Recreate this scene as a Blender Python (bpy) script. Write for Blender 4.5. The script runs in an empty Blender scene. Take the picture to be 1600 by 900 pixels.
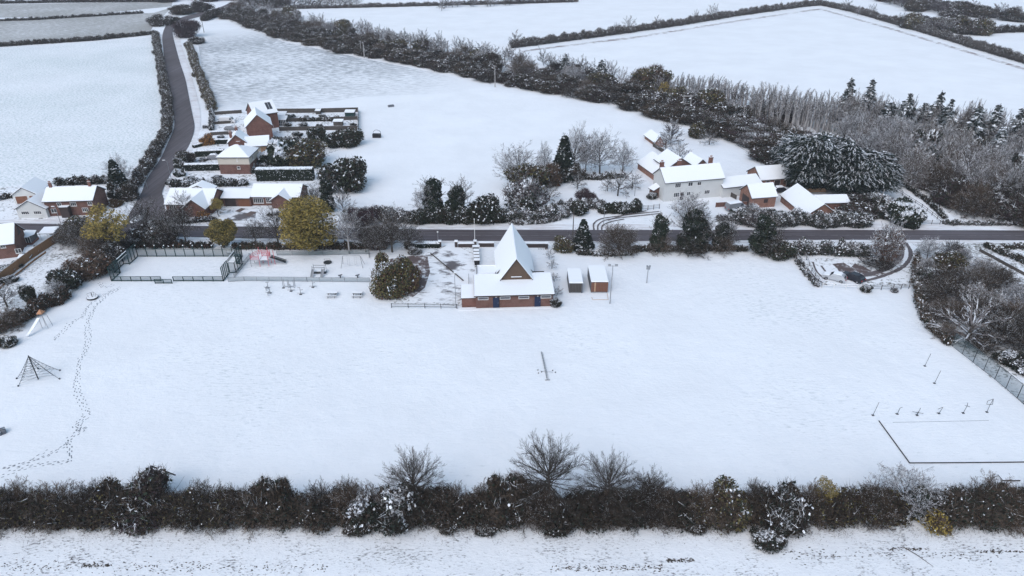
import bpy, math, random
import numpy as np
from mathutils import Vector, Matrix

# ------------------------------------------------------------------ basics
CAM_H = 62.0; PITCH = math.radians(29.0); FPX = 1073.0
def G(px, py, z=0.0):
    """survey helper: a sighting (in units of a 1600-wide frame) turned into a world position at height z"""
    x = (px-800)/FPX; y = -(py-450)/FPX
    d = (x, math.cos(PITCH)+y*math.sin(PITCH), -math.sin(PITCH)+y*math.cos(PITCH))
    t = (z-CAM_H)/d[2]
    return (d[0]*t, d[1]*t)
def ppm(px, py):
    X, Y = G(px, py)
    return FPX/(Y*math.cos(PITCH)+CAM_H*math.sin(PITCH))

sc = bpy.context.scene
col = sc.collection
R = np.random.default_rng(7)
random.seed(5)

# ------------------------------------------------------------------ materials
def new_mat(name, rough=0.85):
    m = bpy.data.materials.new(name); m.use_nodes = True
    nt = m.node_tree; b = nt.nodes['Principled BSDF']
    b.inputs['Roughness'].default_value = rough
    b.inputs['Specular IOR Level'].default_value = 0.25
    return m, nt, b
def N(nt, t, **kw):
    n = nt.nodes.new(t)
    for k, v in kw.items():
        if k in n.inputs: n.inputs[k].default_value = v
        else: setattr(n, k, v)
    return n
def coords(nt, scale=(1,1,1), rot=0.0, kind='Object'):
    tc = nt.nodes.new('ShaderNodeTexCoord'); mp = nt.nodes.new('ShaderNodeMapping')
    mp.inputs['Scale'].default_value = scale; mp.inputs['Rotation'].default_value = (0,0,rot)
    nt.links.new(tc.outputs[kind], mp.inputs['Vector'])
    return mp.outputs['Vector']
def noise(nt, vec, scale, detail=4, rough=0.6):
    n = nt.nodes.new('ShaderNodeTexNoise'); n.inputs['Scale'].default_value = scale
    n.inputs['Detail'].default_value = detail; n.inputs['Roughness'].default_value = rough
    nt.links.new(vec, n.inputs['Vector']); return n.outputs['Fac']
def math_(nt, op, a, b=None, c=None, clamp=False):
    n = nt.nodes.new('ShaderNodeMath'); n.operation = op; n.use_clamp = clamp
    for i, v in enumerate((a, b, c)):
        if v is None: continue
        if isinstance(v, (int, float)): n.inputs[i].default_value = v
        else: nt.links.new(v, n.inputs[i])
    return n.outputs[0]
def ramp(nt, fac, lo, hi):
    n = nt.nodes.new('ShaderNodeMapRange'); n.interpolation_type = 'SMOOTHSTEP'
    n.inputs['From Min'].default_value = lo; n.inputs['From Max'].default_value = hi
    nt.links.new(fac, n.inputs['Value']); return n.outputs['Result']
def mix(nt, fac, a, b):
    n = nt.nodes.new('ShaderNodeMix'); n.data_type = 'RGBA'
    if isinstance(fac, float): n.inputs[0].default_value = fac
    else: nt.links.new(fac, n.inputs[0])
    for i, v in ((6, a), (7, b)):
        if isinstance(v, tuple): n.inputs[i].default_value = (*v, 1)
        else: nt.links.new(v, n.inputs[i])
    return n.outputs[2]
def bump(nt, b, h, strength, dist):
    n = nt.nodes.new('ShaderNodeBump'); n.inputs['Strength'].default_value = strength; n.inputs['Distance'].default_value = dist
    nt.links.new(h, n.inputs['Height']); nt.links.new(n.outputs['Normal'], b.inputs['Normal'])

SNOW = (0.80, 0.83, 0.87)
def plain(name, colr, rough=0.8, var=0.25, scale=3.0, metal=0.0, rnd=0.0):
    m, nt, b = new_mat(name, rough)
    v = coords(nt); f = noise(nt, v, scale, 3)
    dark = tuple(c*(1-var) for c in colr); light = tuple(min(1, c*(1+var)) for c in colr)
    c = mix(nt, f, dark, light)
    if rnd:
        oi = nt.nodes.new('ShaderNodeObjectInfo')
        hs = nt.nodes.new('ShaderNodeHueSaturation')
        nt.links.new(c, hs.inputs['Color'])
        nt.links.new(math_(nt, 'MULTIPLY_ADD', oi.outputs['Random'], rnd*2, 1-rnd), hs.inputs['Value'])
        c = hs.outputs['Color']
    nt.links.new(c, b.inputs['Base Color']); b.inputs['Metallic'].default_value = metal
    return m
def snow_ground(name, dirt, cover_lo, cover_hi, fine=2.2, stretch=(1,1,1), rot=0.0, big=0.03, bigamt=0.5, dirt2=None, snowc=SNOW, fade=None, mid=0.0):
    """snow lying on grass or soil that shows through where a noise falls under the cover"""
    m, nt, b = new_mat(name, 0.9)
    v = coords(nt, stretch, rot); v0 = coords(nt)
    fn = noise(nt, v, fine, 5, 0.7); bg = noise(nt, v0, big, 3, 0.55)
    t = math_(nt, 'MULTIPLY_ADD', bg, bigamt, math_(nt, 'MULTIPLY', fn, 1-bigamt))
    if mid:
        md = noise(nt, v, fine*0.18, 3, 0.6)
        t = math_(nt, 'MULTIPLY_ADD', md, mid, math_(nt, 'MULTIPLY', t, 1-mid))
    fac = ramp(nt, t, cover_lo, cover_hi)
    if fade:   # the thin patch of snow thickens away from its middle
        vm = nt.nodes.new('ShaderNodeVectorMath'); vm.operation = 'DISTANCE'; nt.links.new(v0, vm.inputs[0]); vm.inputs[1].default_value = (*fade[0], 0)
        dd = math_(nt, 'MULTIPLY_ADD', bg, 90.0, vm.outputs['Value'])
        fac = math_(nt, 'MULTIPLY', fac, ramp(nt, math_(nt, 'MULTIPLY', dd, -1.0), -fade[1]-45, -fade[1]*0.35-45))
    dcol = mix(nt, noise(nt, v0, 0.6, 3), dirt, dirt2 or tuple(c*1.6 for c in dirt))
    sn = mix(nt, ramp(nt, noise(nt, v0, 0.06, 6, 0.65), 0.3, 0.7), tuple(c*0.93 for c in snowc), snowc)
    c = mix(nt, fac, sn, dcol)
    nt.links.new(c, b.inputs['Base Color'])
    lg = noise(nt, v0, 0.35, 5, 0.6)
    bump(nt, b, math_(nt, 'MULTIPLY_ADD', lg, 3.0, fn), 0.5, 0.14)
    return m

M = {}
M['snow'] = plain('snow', SNOW, 0.9, 0.02, 0.7)
M['roof_snow'] = None
def mk_roof_snow():
    m, nt, b = new_mat('roof_snow', 0.9)
    v = coords(nt); f = noise(nt, v, 0.9, 4); s = coords(nt, (0.25,3,3)); g = noise(nt, s, 1.3, 3)
    t = math_(nt, 'MULTIPLY_ADD', f, 0.6, math_(nt, 'MULTIPLY', g, 0.4))
    c = mix(nt, ramp(nt, t, 0.64, 0.8), SNOW, (0.42,0.43,0.46)); nt.links.new(c, b.inputs['Base Color'])
    bump(nt, b, f, 0.3, 0.1); return m
M['roof_snow'] = mk_roof_snow()
def mk_brick(name, c1, c2, mortar):
    m, nt, b = new_mat(name, 0.85)
    tc = nt.nodes.new('ShaderNodeTexCoord'); sx = nt.nodes.new('ShaderNodeSeparateXYZ'); cx = nt.nodes.new('ShaderNodeCombineXYZ')
    nt.links.new(tc.outputs['Object'], sx.inputs[0])
    nt.links.new(math_(nt, 'ADD', sx.outputs[0], sx.outputs[1]), cx.inputs[0]); nt.links.new(sx.outputs[2], cx.inputs[1])
    br = nt.nodes.new('ShaderNodeTexBrick'); br.inputs['Scale'].default_value = 1.0
    br.inputs['Brick Width'].default_value = 0.225; br.inputs['Row Height'].default_value = 0.075; br.inputs['Mortar Size'].default_value = 0.010
    br.inputs['Color1'].default_value = (*c1,1); br.inputs['Color2'].default_value = (*c2,1); br.inputs['Mortar'].default_value = (*mortar,1)
    nt.links.new(cx.outputs[0], br.inputs['Vector'])
    st = noise(nt, coords(nt), 0.8, 5, 0.65)
    dk = mix(nt, ramp(nt, st, 0.35, 0.75), (1.0,1.0,1.0), (0.55,0.52,0.5))
    mm = nt.nodes.new('ShaderNodeMix'); mm.data_type = 'RGBA'; mm.blend_type = 'MULTIPLY'; mm.inputs[0].default_value = 0.8
    nt.links.new(br.outputs['Color'], mm.inputs[6]); nt.links.new(dk, mm.inputs[7])
    nt.links.new(mm.outputs[2], b.inputs['Base Color']); return m
M['brick'] = mk_brick('brick', (0.125,0.048,0.038), (0.16,0.062,0.047), (0.2,0.16,0.14))
M['brick_dark'] = mk_brick('brick_dark', (0.15,0.055,0.045), (0.20,0.075,0.055), (0.18,0.14,0.12))
M['brick_orange'] = mk_brick('brick_orange', (0.21,0.09,0.062), (0.25,0.11,0.075), (0.33,0.24,0.2))
M['render'] = plain('cream_render', (0.52,0.48,0.42), 0.85, 0.1, 0.7)
M['white_render'] = plain('white_render', (0.55,0.56,0.56), 0.85, 0.1, 0.7)
M['tile'] = plain('dark_tile', (0.05,0.045,0.05), 0.7, 0.3, 2)
M['fascia'] = plain('fascia', (0.04,0.03,0.03), 0.6)
M['white'] = plain('white_paint', (0.7,0.7,0.7), 0.4, 0.05)
M['dark_wall'] = plain('shade_darkened_brick', (0.055,0.042,0.04), 0.85, 0.3, 3)  # shade on the entrance walls and piers is put into this dark brown
M['timber'] = plain('gable_boarding', (0.105,0.072,0.052), 0.8, 0.25, 1.5)
M['blue'] = plain('blue_door_paint', (0.014,0.024,0.06), 0.5, 0.15)
M['brown_door'] = plain('brown_door', (0.17,0.075,0.045), 0.6, 0.15)
M['pale_wood'] = plain('pale_wood', (0.42,0.27,0.17), 0.8, 0.2, 4)
def mk_plank(name, c, scl=6):
    m, nt, b = new_mat(name, 0.85)
    f = noise(nt, coords(nt, (scl,scl,0.4)), 1.0, 3); g = noise(nt, coords(nt), 0.5, 3)
    nt.links.new(mix(nt, math_(nt,'MULTIPLY_ADD', f, 0.7, math_(nt,'MULTIPLY',g,0.3)), tuple(x*0.55 for x in c), tuple(x*1.35 for x in c)), b.inputs['Base Color'])
    return m
M['fence_wood'] = mk_plank('fence_wood', (0.27,0.15,0.08), 3)
M['old_wood'] = mk_plank('weathered_wood', (0.075,0.066,0.06), 3)
M['steel'] = plain('galvanised_steel', (0.32,0.33,0.35), 0.45, 0.1, 2, 0.6)
M['dark_steel'] = plain('dark_steel', (0.05,0.055,0.06), 0.5, 0.15, 2, 0.3)
M['green_steel'] = plain('dark_green_powder_coat', (0.012,0.04,0.04), 0.45, 0.15)
M['pink'] = plain('faded_pink_red_paint', (0.55,0.14,0.17), 0.5, 0.15)
M['orange'] = plain('orange_plastic', (0.40,0.20,0.11), 0.5, 0.1)
M['black'] = plain('black_rubber', (0.015,0.015,0.017), 0.6)
M['rope'] = plain('dark_rope', (0.06,0.07,0.08), 0.8)
M['slate'] = plain('slate_grey', (0.12,0.13,0.15), 0.7)
M['silver_car'] = plain('silver_car_paint', (0.45,0.47,0.5), 0.3, 0.03, 1, 0.3)
M['black_car'] = plain('black_car_paint', (0.02,0.022,0.03), 0.25, 0.05, 1)
M['white_car'] = plain('white_car_paint', (0.6,0.6,0.62), 0.3, 0.03, 1)
M['grey_car'] = plain('grey_car_paint', (0.2,0.21,0.23), 0.3, 0.03, 1)
M['lamp_glass'] = plain('frosted_lamp_glass', (0.6,0.6,0.6), 0.3, 0.02)
M['red_lamp'] = plain('red_lamp_glass', (0.35,0.02,0.02), 0.3, 0.02)
def mk_glass():
    m, nt, b = new_mat('window_glass', 0.08)
    nt.links.new(mix(nt, noise(nt, coords(nt), 1.2, 2), (0.02,0.022,0.026), (0.07,0.075,0.085)), b.inputs['Base Color'])
    b.inputs['Specular IOR Level'].default_value = 0.6; return m
M['glass'] = mk_glass()
def mk_mesh(name, c, alpha, cell):
    """weld-mesh or netting: a real sheet with see-through holes"""
    m, nt, b = new_mat(name, 0.6)
    b.inputs['Base Color'].default_value = (*c,1)
    b.inputs['Alpha'].default_value = alpha
    return m
M['weldmesh'] = mk_mesh('green_weld_mesh', (0.02,0.05,0.055), 0.42, 0.05)
M['netting'] = mk_mesh('fence_netting', (0.07,0.11,0.12), 0.42, 0.05)
# vegetation
M['bark'] = plain('bark', (0.06,0.052,0.046), 0.9, 0.3, 4, 0, 0.2)
M['pale_bark'] = plain('pale_bark', (0.32,0.31,0.31), 0.9, 0.3, 3, 0, 0.15)
M['twig_dark'] = plain('dark_twigs', (0.043,0.034,0.027), 0.9, 0.3, 1.0, 0, 0.3)
M['twig_brown'] = plain('brown_twigs', (0.085,0.062,0.046), 0.9, 0.3, 1.0, 0, 0.25)
M['twig_grey'] = plain('grey_twigs', (0.12,0.11,0.112), 0.9, 0.3, 1.0, 0, 0.25)
M['twig_purple'] = plain('purple_brown_twigs', (0.055,0.036,0.042), 0.9, 0.3, 1.0, 0, 0.2)
M['leaf_ivy'] = plain('ivy_leaves', (0.015,0.023,0.016), 0.75, 0.35, 1.2, 0, 0.2)
M['leaf_green'] = plain('dark_green_leaves', (0.028,0.038,0.023), 0.8, 0.35, 1.2, 0, 0.25)
M['leaf_olive'] = plain('olive_leaves', (0.115,0.10,0.042), 0.8, 0.35, 1.2, 0, 0.15)
M['leaf_yellow'] = plain('yellow_leaves', (0.31,0.235,0.07), 0.8, 0.3, 1.2, 0, 0.1)
M['leaf_lemon'] = plain('lemon_leaves', (0.27,0.21,0.05), 0.8, 0.2, 1.2)
M['leaf_rust'] = plain('rusty_leaves', (0.085,0.045,0.03), 0.8, 0.35, 1.2, 0, 0.15)
M['leaf_orange'] = plain('orange_leaves', (0.42,0.20,0.06), 0.8, 0.2, 1.2)
M['needle'] = plain('conifer_needles', (0.019,0.029,0.025), 0.85, 0.3, 1.2, 0, 0.2)
M['needle_frosted'] = plain('frosted_needles', (0.12,0.135,0.14), 0.85, 0.3, 1.2, 0, 0.2)
M['snow_leaf'] = plain('snow_on_leaves', (0.74,0.77,0.82), 0.9, 0.06, 2)

# ------------------------------------------------------------------ mesh builder
class MB:
    def __init__(s): s.v=[]; s.f=[]; s.m=[]; s.n=0
    def add(s, verts, faces, mat=0):
        verts = np.asarray(verts, float).reshape(-1,3)
        faces = np.asarray(faces, int)
        s.v.append(verts); s.f.append(faces + s.n); s.n += len(verts)
        s.m.append(np.full(len(faces), mat) if np.isscalar(mat) else np.asarray(mat))
    def poly(s, pts, mat=0):
        s.add(pts, [list(range(len(pts)))], mat)
    def box(s, x0,y0,z0,x1,y1,z1, mat=0, top=None):
        v=[(x0,y0,z0),(x1,y0,z0),(x1,y1,z0),(x0,y1,z0),(x0,y0,z1),(x1,y0,z1),(x1,y1,z1),(x0,y1,z1)]
        s.add(v, [(0,3,2,1),(4,5,6,7),(0,1,5,4),(1,2,6,5),(2,3,7,6),(3,0,4,7)], [mat, mat if top is None else top]+[mat]*4)
    def ribbons(s, p0, p1, w, mat):
        """n thin triangles p0->p1, base width w"""
        n = len(p0); d = p1-p0
        r = R.normal(size=(n,3)); u = np.cross(d, r); u /= np.linalg.norm(u,axis=1,keepdims=True)+1e-9
        w = np.broadcast_to(w,(n,))[:,None]*0.5
        V = np.stack([p0-u*w, p0+u*w, p1], 1).reshape(-1,3)
        s.add(V, np.arange(3*n).reshape(n,3), mat)
    def quads(s, c, u, v, mat):
        n=len(c)
        V = np.stack([c-u-v*0.6, c+u*0.2-v, c+u+v*0.5, c-u*0.3+v],1).reshape(-1,3)
        s.add(V, np.arange(4*n).reshape(n,4), mat)
    def mesh(s, name, mats, smooth=False):
        me = bpy.data.meshes.new(name)
        V = np.concatenate(s.v) if s.v else np.zeros((0,3))
        loops=[]; starts=[]; tot=0; mi=[]
        for f, m_ in zip(s.f, s.m):
            k=f.shape[1]; loops.append(f.reshape(-1)); starts.append(tot+np.arange(len(f))*k); tot+=f.size; mi.append(m_)
        me.vertices.add(len(V)); me.vertices.foreach_set('co', V.astype(np.float32).reshape(-1))
        L=np.concatenate(loops); S=np.concatenate(starts); mi=np.concatenate(mi)
        me.loops.add(len(L)); me.loops.foreach_set('vertex_index', L.astype(np.int32))
        me.polygons.add(len(S)); me.polygons.foreach_set('loop_start', S.astype(np.int32))
        me.polygons.foreach_set('material_index', mi.astype(np.int32))
        for m_ in mats: me.materials.append(M[m_] if isinstance(m_, str) else m_)
        me.update(calc_edges=True); me.validate()
        me.polygons.foreach_set('use_smooth', np.full(len(me.polygons),bool(smooth)))
        return me
    def build(s, name, mats, parent=None, loc=(0,0,0), smooth=False):
        o = bpy.data.objects.new(name, s.mesh(name, mats, smooth)); col.objects.link(o)
        o.parent = parent; o.location = loc; return o
def _tube_fix(self, pts, rad, sides=5, mat=0, snow=None, snowp=0.0, cap=True):
    pts = np.asarray(pts,float); rad = np.asarray(rad,float)
    if pts.ndim==2: pts=pts[None]
    if rad.ndim<2: rad = np.broadcast_to(rad, pts.shape[:2])
    n,k,_ = pts.shape
    d = np.gradient(pts, axis=1); d /= np.linalg.norm(d,axis=2,keepdims=True)+1e-9
    ref = np.where(np.abs(d[...,2:3])>0.9, np.array([1.,0,0]), np.array([0,0,1.]))
    u = np.cross(d, ref); u /= np.linalg.norm(u,axis=2,keepdims=True)+1e-9
    w = np.cross(d, u)
    a = np.arange(sides)*2*math.pi/sides + math.pi/sides
    off = rad[:,:,None,None]*(u[:,:,None,:]*np.cos(a)[None,None,:,None] + w[:,:,None,:]*np.sin(a)[None,None,:,None])
    V = (pts[:,:,None,:]+off).reshape(-1,3)
    idx = np.arange(n*k*sides).reshape(n,k,sides)
    A=idx[:,:-1,:]; B=idx[:,1:,:]
    F = np.stack([A, np.roll(A,-1,2), np.roll(B,-1,2), B],-1).reshape(-1,4)
    mt = np.full(len(F), mat)
    if snow is not None:
        o2 = off.reshape(-1,3)[F].mean(1)[:,2]
        up = o2 > 0.12*np.repeat(rad[:,:-1].reshape(-1), sides)
        mt = np.where(up & (R.random(len(F))<snowp), snow, mt)
    faces=[(F,mt)]
    base=self.n; self.v.append(V); self.n+=len(V)
    self.f.append(F+base); self.m.append(mt)
    if cap:
        C=np.concatenate([idx[:,0,::-1], idx[:,-1,:]]).reshape(-1,sides)
        self.f.append(C+base); self.m.append(np.full(len(C),mat))
MB.tube=_tube_fix

def tag(o, label=None, cat=None, group=None, kind=None):
    if label: o['label']=label
    if cat: o['category']=cat
    if group: o['group']=group
    if kind: o['kind']=kind
    return o
def empty(name, loc, rz=0, label=None, cat=None, group=None):
    o = bpy.data.objects.new(name, None); col.objects.link(o); o.empty_display_size=0.3
    o.location = (*loc, 0) if len(loc)==2 else loc; o.rotation_euler=(0,0,rz)
    return tag(o, label, cat, group)
def copy_tree(o, parent=None):
    c=o.copy(); col.objects.link(c); c.parent=parent
    for ch in list(o.children): copy_tree(ch, c)
    return c

# ------------------------------------------------------------------ ground, fields, roads
def sheet(name, pts, z, mat, world=False, label=None):
    P = pts if world else [G(*p) for p in pts]
    mb=MB(); mb.poly([(x,y,z) for x,y in P]); o=mb.build(name,[mat]); tag(o,kind='structure')
    if label: o['label']=label
    if o.data.polygons[0].normal.z<0: o.data.flip_normals()
    return o
M['g_field'] = snow_ground('snowy_playing_field', (0.34,0.38,0.40), 0.54, 0.72, 1.6, (0.5,1.8,1), 0.05, 0.03, 0.40)
M['g_frost'] = snow_ground('thin_snow_on_grass', (0.36,0.42,0.43), 0.45, 0.60, 1.3, (1,1.2,1), 0.1, 0.02, 0.2)
M['g_stubble'] = snow_ground('dusted_stubble', (0.24,0.24,0.235), 0.30, 0.56, 0.9, (0.35,1.6,1), 0.12, 0.02, 0.2, dirt2=(0.34,0.34,0.33))
M['g_meadow'] = snow_ground('tussocky_meadow', (0.20,0.22,0.24), 0.42, 0.57, 0.6, (0.45,1.6,1), 0.12, 0.016, 0.30, fade=(G(415,95),120))
M['g_clean'] = snow_ground('clean_snow_field', (0.40,0.42,0.43), 0.66, 0.8, 0.5, (1,2,1), 0.05, 0.02, 0.4)
M['g_track'] = snow_ground('rutted_foreground_snow', (0.11,0.11,0.12), 0.52, 0.66, 3.2, (0.6,1.4,1), 0.02, 0.22, 0.33)
M['g_rough'] = snow_ground('rough_snowy_ground', (0.10,0.10,0.09), 0.47, 0.62, 1.6, (1,1.2,1), 0.3, 0.15, 0.35)
M['g_garden'] = snow_ground('snowy_garden', (0.10,0.10,0.09), 0.52, 0.62, 1.2, (1,1,1), 0.3, 0.2, 0.35)
M['asphalt'] = snow_ground('wet_asphalt', (0.06,0.051,0.056), 0.36, 0.60, 0.6, (0.04,2.6,1), 0.0, 0.05, 0.3, dirt2=(0.082,0.072,0.078), snowc=(0.125,0.115,0.13))
M['asphalt_side'] = snow_ground('wet_side_road_asphalt', (0.065,0.056,0.06), 0.36, 0.60, 0.6, (2.6,0.05,1), 0.25, 0.05, 0.3, dirt2=(0.09,0.08,0.086), snowc=(0.135,0.125,0.14))
M['margin'] = snow_ground('grassy_field_margin', (0.20,0.165,0.165), 0.44, 0.58, 0.5, (0.4,1,1), 0.1, 0.05, 0.25)
M['slush'] = snow_ground('slushy_pavement', (0.42,0.37,0.37), 0.35, 0.75, 0.8, (0.3,2,1), 0.0, 0.1, 0.3, dirt2=(0.5,0.47,0.48))
M['wet_drive'] = snow_ground('half_melted_drive', (0.10,0.095,0.10), 0.50, 0.60, 0.35, (0.5,1,1), 0.9, 0.10, 0.35, dirt2=(0.14,0.13,0.14))
M['brown_wet'] = snow_ground('wet_brown_gravel', (0.085,0.065,0.066), 0.34, 0.5, 0.9, (1,1,1), 0.5, 0.2, 0.4, dirt2=(0.125,0.095,0.092))
M['track_line'] = plain('exposed_grass_in_tracks', (0.17,0.195,0.23), 0.9, 0.35, 2)
M['line_paint'] = plain('worn_road_paint', (0.17,0.165,0.17), 0.7, 0.4, 0.5)

# one big sheet to the horizon
mb=MB(); mb.poly([(-4000,-300,0),(4000,-300,0),(4000,7000,0),(-4000,7000,0)]); g=mb.build('ground',['g_field']); tag(g,kind='structure')
sheet('field', [(-60,302),(-60,78),(120,68),(238,58),(250,110),(258,160),(245,215),(208,262),(180,285),(90,288)], 0.03, 'g_frost', label='frosted grass field left of the side road')
sheet('field', [(-60,74),(-60,34),(120,27),(240,20),(268,12),(240,40),(232,55),(110,66)], 0.03, 'g_stubble', label='grey dusted stubble field at the upper left')
sheet('field', [(-60,29),(-60,8),(270,2),(268,10),(120,25)], 0.05, 'g_stubble', label='far strip of grey stubble field')
sheet('meadow', [(305,40),(350,27),(402,48),(445,66),(500,77),(560,90),(680,114),(760,135),(700,146),(560,152),(480,165),(430,172),(360,178),(335,172),(318,120)], 0.03, 'g_meadow', label='tussocky paddock thinly covered with snow')
sheet('meadow', [(430,172),(480,165),(560,152),(700,146),(760,135),(870,152),(960,170),(1040,188),(1010,215),(985,262),(960,300),(880,318),(780,320),(640,325),(560,318),(520,300),(512,240),(560,180)], 0.06, 'g_clean', label='clean snow paddock between houses and farm')
sheet('field', [(820,72),(1000,48),(1150,25),(1282,9),(1400,42),(1660,112),(1660,245),(1450,205),(1310,180),(1160,150),(1000,118),(860,95)], 0.03, 'g_clean', label='large clean snow field beyond the tree belt')
sheet('field', [(455,20),(640,10),(900,4),(1180,2),(1260,5),(1130,27),(980,50),(815,74),(700,66),(560,40)], 0.03, 'g_clean', label='long snow field at the top of the view')
sheet('garden_ground', [(262,285),(300,215),(335,178),(430,172),(562,176),(560,225),(515,240),(520,300),(480,338),(240,340)], 0.09, 'g_garden')
sheet('garden_ground', [(-40,365),(110,362),(100,378),(0,450),(-40,470)], 0.09, 'g_garden')
sheet('garden_ground', [(-60,302),(30,290),(205,290),(195,335),(150,345),(-60,345)], 0.09, 'g_garden')
sheet('verge', [(1425,395),(1440,380),(1700,382),(1700,640),(1600,632),(1490,545),(1450,520)], 0.05, 'g_rough')
sheet('verge', [(-40,470),(0,450),(100,380),(190,385),(170,420),(80,480),(-40,560)], 0.05, 'g_rough')
sheet('farm_track', [(-100,820),(1700,822),(1700,990),(-100,990)], 0.04, 'g_track')
sheet('churchyard', [(612,476),(640,400),(700,383),(745,384),(742,470),(718,478)], 0.05, 'g_rough')

def strip(name, path, mat, z, kerb=False, world=False, label=None):
    """a strip given by left/right edge sightings per station"""
    mb=MB(); 
    Lp=[]; Rp=[]
    for l, r in path:
        a=l if world else G(*l); b=r if world else G(*r); Lp.append((a[0],a[1],z)); Rp.append((b[0],b[1],z))
    n=len(path)
    mb.add(Lp+Rp, [(i,n+i,n+i+1,i+1) for i in range(n-1)], 0)
    o=mb.build(name,[mat]); tag(o,kind='structure')
    if label: o['label']=label
    if o.data.polygons[0].normal.z<0: o.data.flip_normals()
    return o
def lerp(a,b,t): return (a[0]+(b[0]-a[0])*t, a[1]+(b[1]-a[1])*t)
def dense(path, k=8):
    """Catmull-Rom through edge pairs"""
    out=[]; P=[np.array([*l,*r],float) for l,r in path]
    for i in range(len(P)-1):
        p0=P[max(i-1,0)]; p1=P[i]; p2=P[i+1]; p3=P[min(i+2,len(P)-1)]
        for t in np.arange(k)/k:
            q=0.5*((2*p1)+(p2-p0)*t+(2*p0-5*p1+4*p2-p3)*t*t+(-p0+3*p1-3*p2+p3)*t**3)
            out.append(((q[0],q[1]),(q[2],q[3])))
    out.append(((P[-1][0],P[-1][1]),(P[-1][2],P[-1][3])))
    return out
main_e=[((-60,350),(-60,364)),((30,350),(30,364)),((150,352),(150,367)),((330,354),(330,372)),((540,357),(540,375)),((700,359.5),(700,377)),((1000,360),(1000,377.5)),((1300,360),(1300,375.5)),((1660,361),(1660,376.5))]
side_e=[((190,356),(262,356)),((212,318),(256,312)),((222,300),(254,300)),((230,280),(265,275)),((250,250),(282,250)),((262,225),(297,225)),((272,200),(304,200)),((271,175),(300,175)),((267,150),(295,150)),((263,125),(290,125)),((258,100),(282,100)),((255,75),(275,75)),((254,55),(270,52)),((262,38),(275,40)),((285,27),(292,32)),((320,18),(326,23)),((345,11),(356,16)),((360,4),(376,7))]
# slushy banks/pavements beside the roads
strip('pavement', dense([((-60,343),(-60,349.5)),((80,343),(80,349.5)),((160,338),(160,352))]), 'slush', 0.10)
strip('pavement', dense([((265,344),(265,352.5)),((330,346),(330,354)),((540,349),(540,357)),((700,350),(700,359.5)),((1000,351),(1000,360)),((1300,350),(1300,360)),((1660,352),(1660,361)),((1700,352),(1700,361))]), 'slush', 0.10, label='snowy pavement on the far side of the main road')
strip('pavement', dense([((170,367.3),(170,370)),((330,372),(330,376)),((540,375),(540,378)),((700,377),(700,380)),((1000,377.5),(1000,380)),((1300,375.5),(1300,379)),((1660,376.5),(1660,381))]), 'slush', 0.10, label='snowy pavement on the near side of the main road')
strip('pavement', dense([((258,300),(262,300)),((268,276),(276,276)),((285,250),(293,250)),((299,225),(306,225)),((305,200),(313,200)),((301,175),(313,175)),((296,150),(308,150)),((291,125),(301,125)),((283,100),(294,100)),((276,75),(285,75)),((271,52),(280,52))]), 'slush', 0.10, label='slushy pavement along the side road')
strip('verge', dense([((206,318),(212,318)),((224,280),(230,280)),((244,250),(250,250)),((257,225),(262,225)),((268,200),(272,200))]), 'slush', 0.10)
strip('road', dense(main_e), 'asphalt', 0.13, label='main road running across the view')
strip('road', dense(side_e), 'asphalt_side', 0.15, label='side road climbing away to the upper left')
# faint centre dashes
mb=MB()
for i in range(0,60):
    x0=560+i*18
    if x0>1600: break
    a=G(x0,368.8); b=G(x0+11,368.8)
    mb.poly([(a[0],a[1]-.06,.17),(b[0],b[1]-.06,.17),(b[0],b[1]+.06,.17),(a[0],a[1]+.06,.17)])
mb.build('road_marking',['line_paint']); tag(bpy.data.objects['road_marking'],kind='structure')
# drives and yards
sheet('driveway', [(640,474),(636,400),(672,398),(700,383),(712,383),(742,400),(741,470),(714,472)], 0.07, 'wet_drive')
sheet('car_park', [(598,455),(610,405),(645,400),(668,400),(672,425),(664,450),(645,465)], 0.08, 'brown_wet', label='dark wet tarmac beside the pavilion drive')
sheet('driveway', [(352,345),(372,324),(402,324),(398,345)], 0.12, 'wet_drive')
sheet('car_park', [(1255,405),(1345,402),(1400,420),(1425,405),(1430,448),(1285,446),(1262,430)], 0.06, 'g_garden', label='snowy car park of the playing field')
def brown_patch(pts,z=.09):
    return sheet('wet_gravel', pts, z, 'brown_wet')
brown_patch([(1300,413),(1318,411),(1330,418),(1336,412),(1352,422),(1372,427),(1372,432),(1350,433),(1325,431),(1312,427),(1308,420)])
brown_patch([(1335,416),(1345,415),(1362,424),(1385,428),(1370,431),(1345,427)],.096)
# tyre tracks (exposed wet ground)
def track(path, w, mat='brown_wet', z=0.11, name='tyre_track'):
    P=[np.array(G(*p)) for p in path]; Q=[]
    for i in range(len(P)-1):
        p0=P[max(i-1,0)];p1=P[i];p2=P[i+1];p3=P[min(i+2,len(P)-1)]
        for t in np.arange(8)/8: Q.append(0.5*((2*p1)+(p2-p0)*t+(2*p0-5*p1+4*p2-p3)*t*t+(-p0+3*p1-3*p2+p3)*t**3))
    Q.append(P[-1]); Q=np.array(Q); d=np.gradient(Q,axis=0); d/=np.linalg.norm(d,axis=1,keepdims=True)
    n=np.stack([-d[:,1],d[:,0]],1); ww=w*(0.8+0.4*R.random(len(Q)))[:,None]
    L=Q+n*ww/2; Rr=Q-n*ww/2
    return strip(name, [(tuple(a),tuple(b)) for a,b in zip(L,Rr)], mat, z, world=True)
M['track_wet']=plain('wet_tyre_track',(0.115,0.10,0.105),0.8,0.2,1.5)
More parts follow.
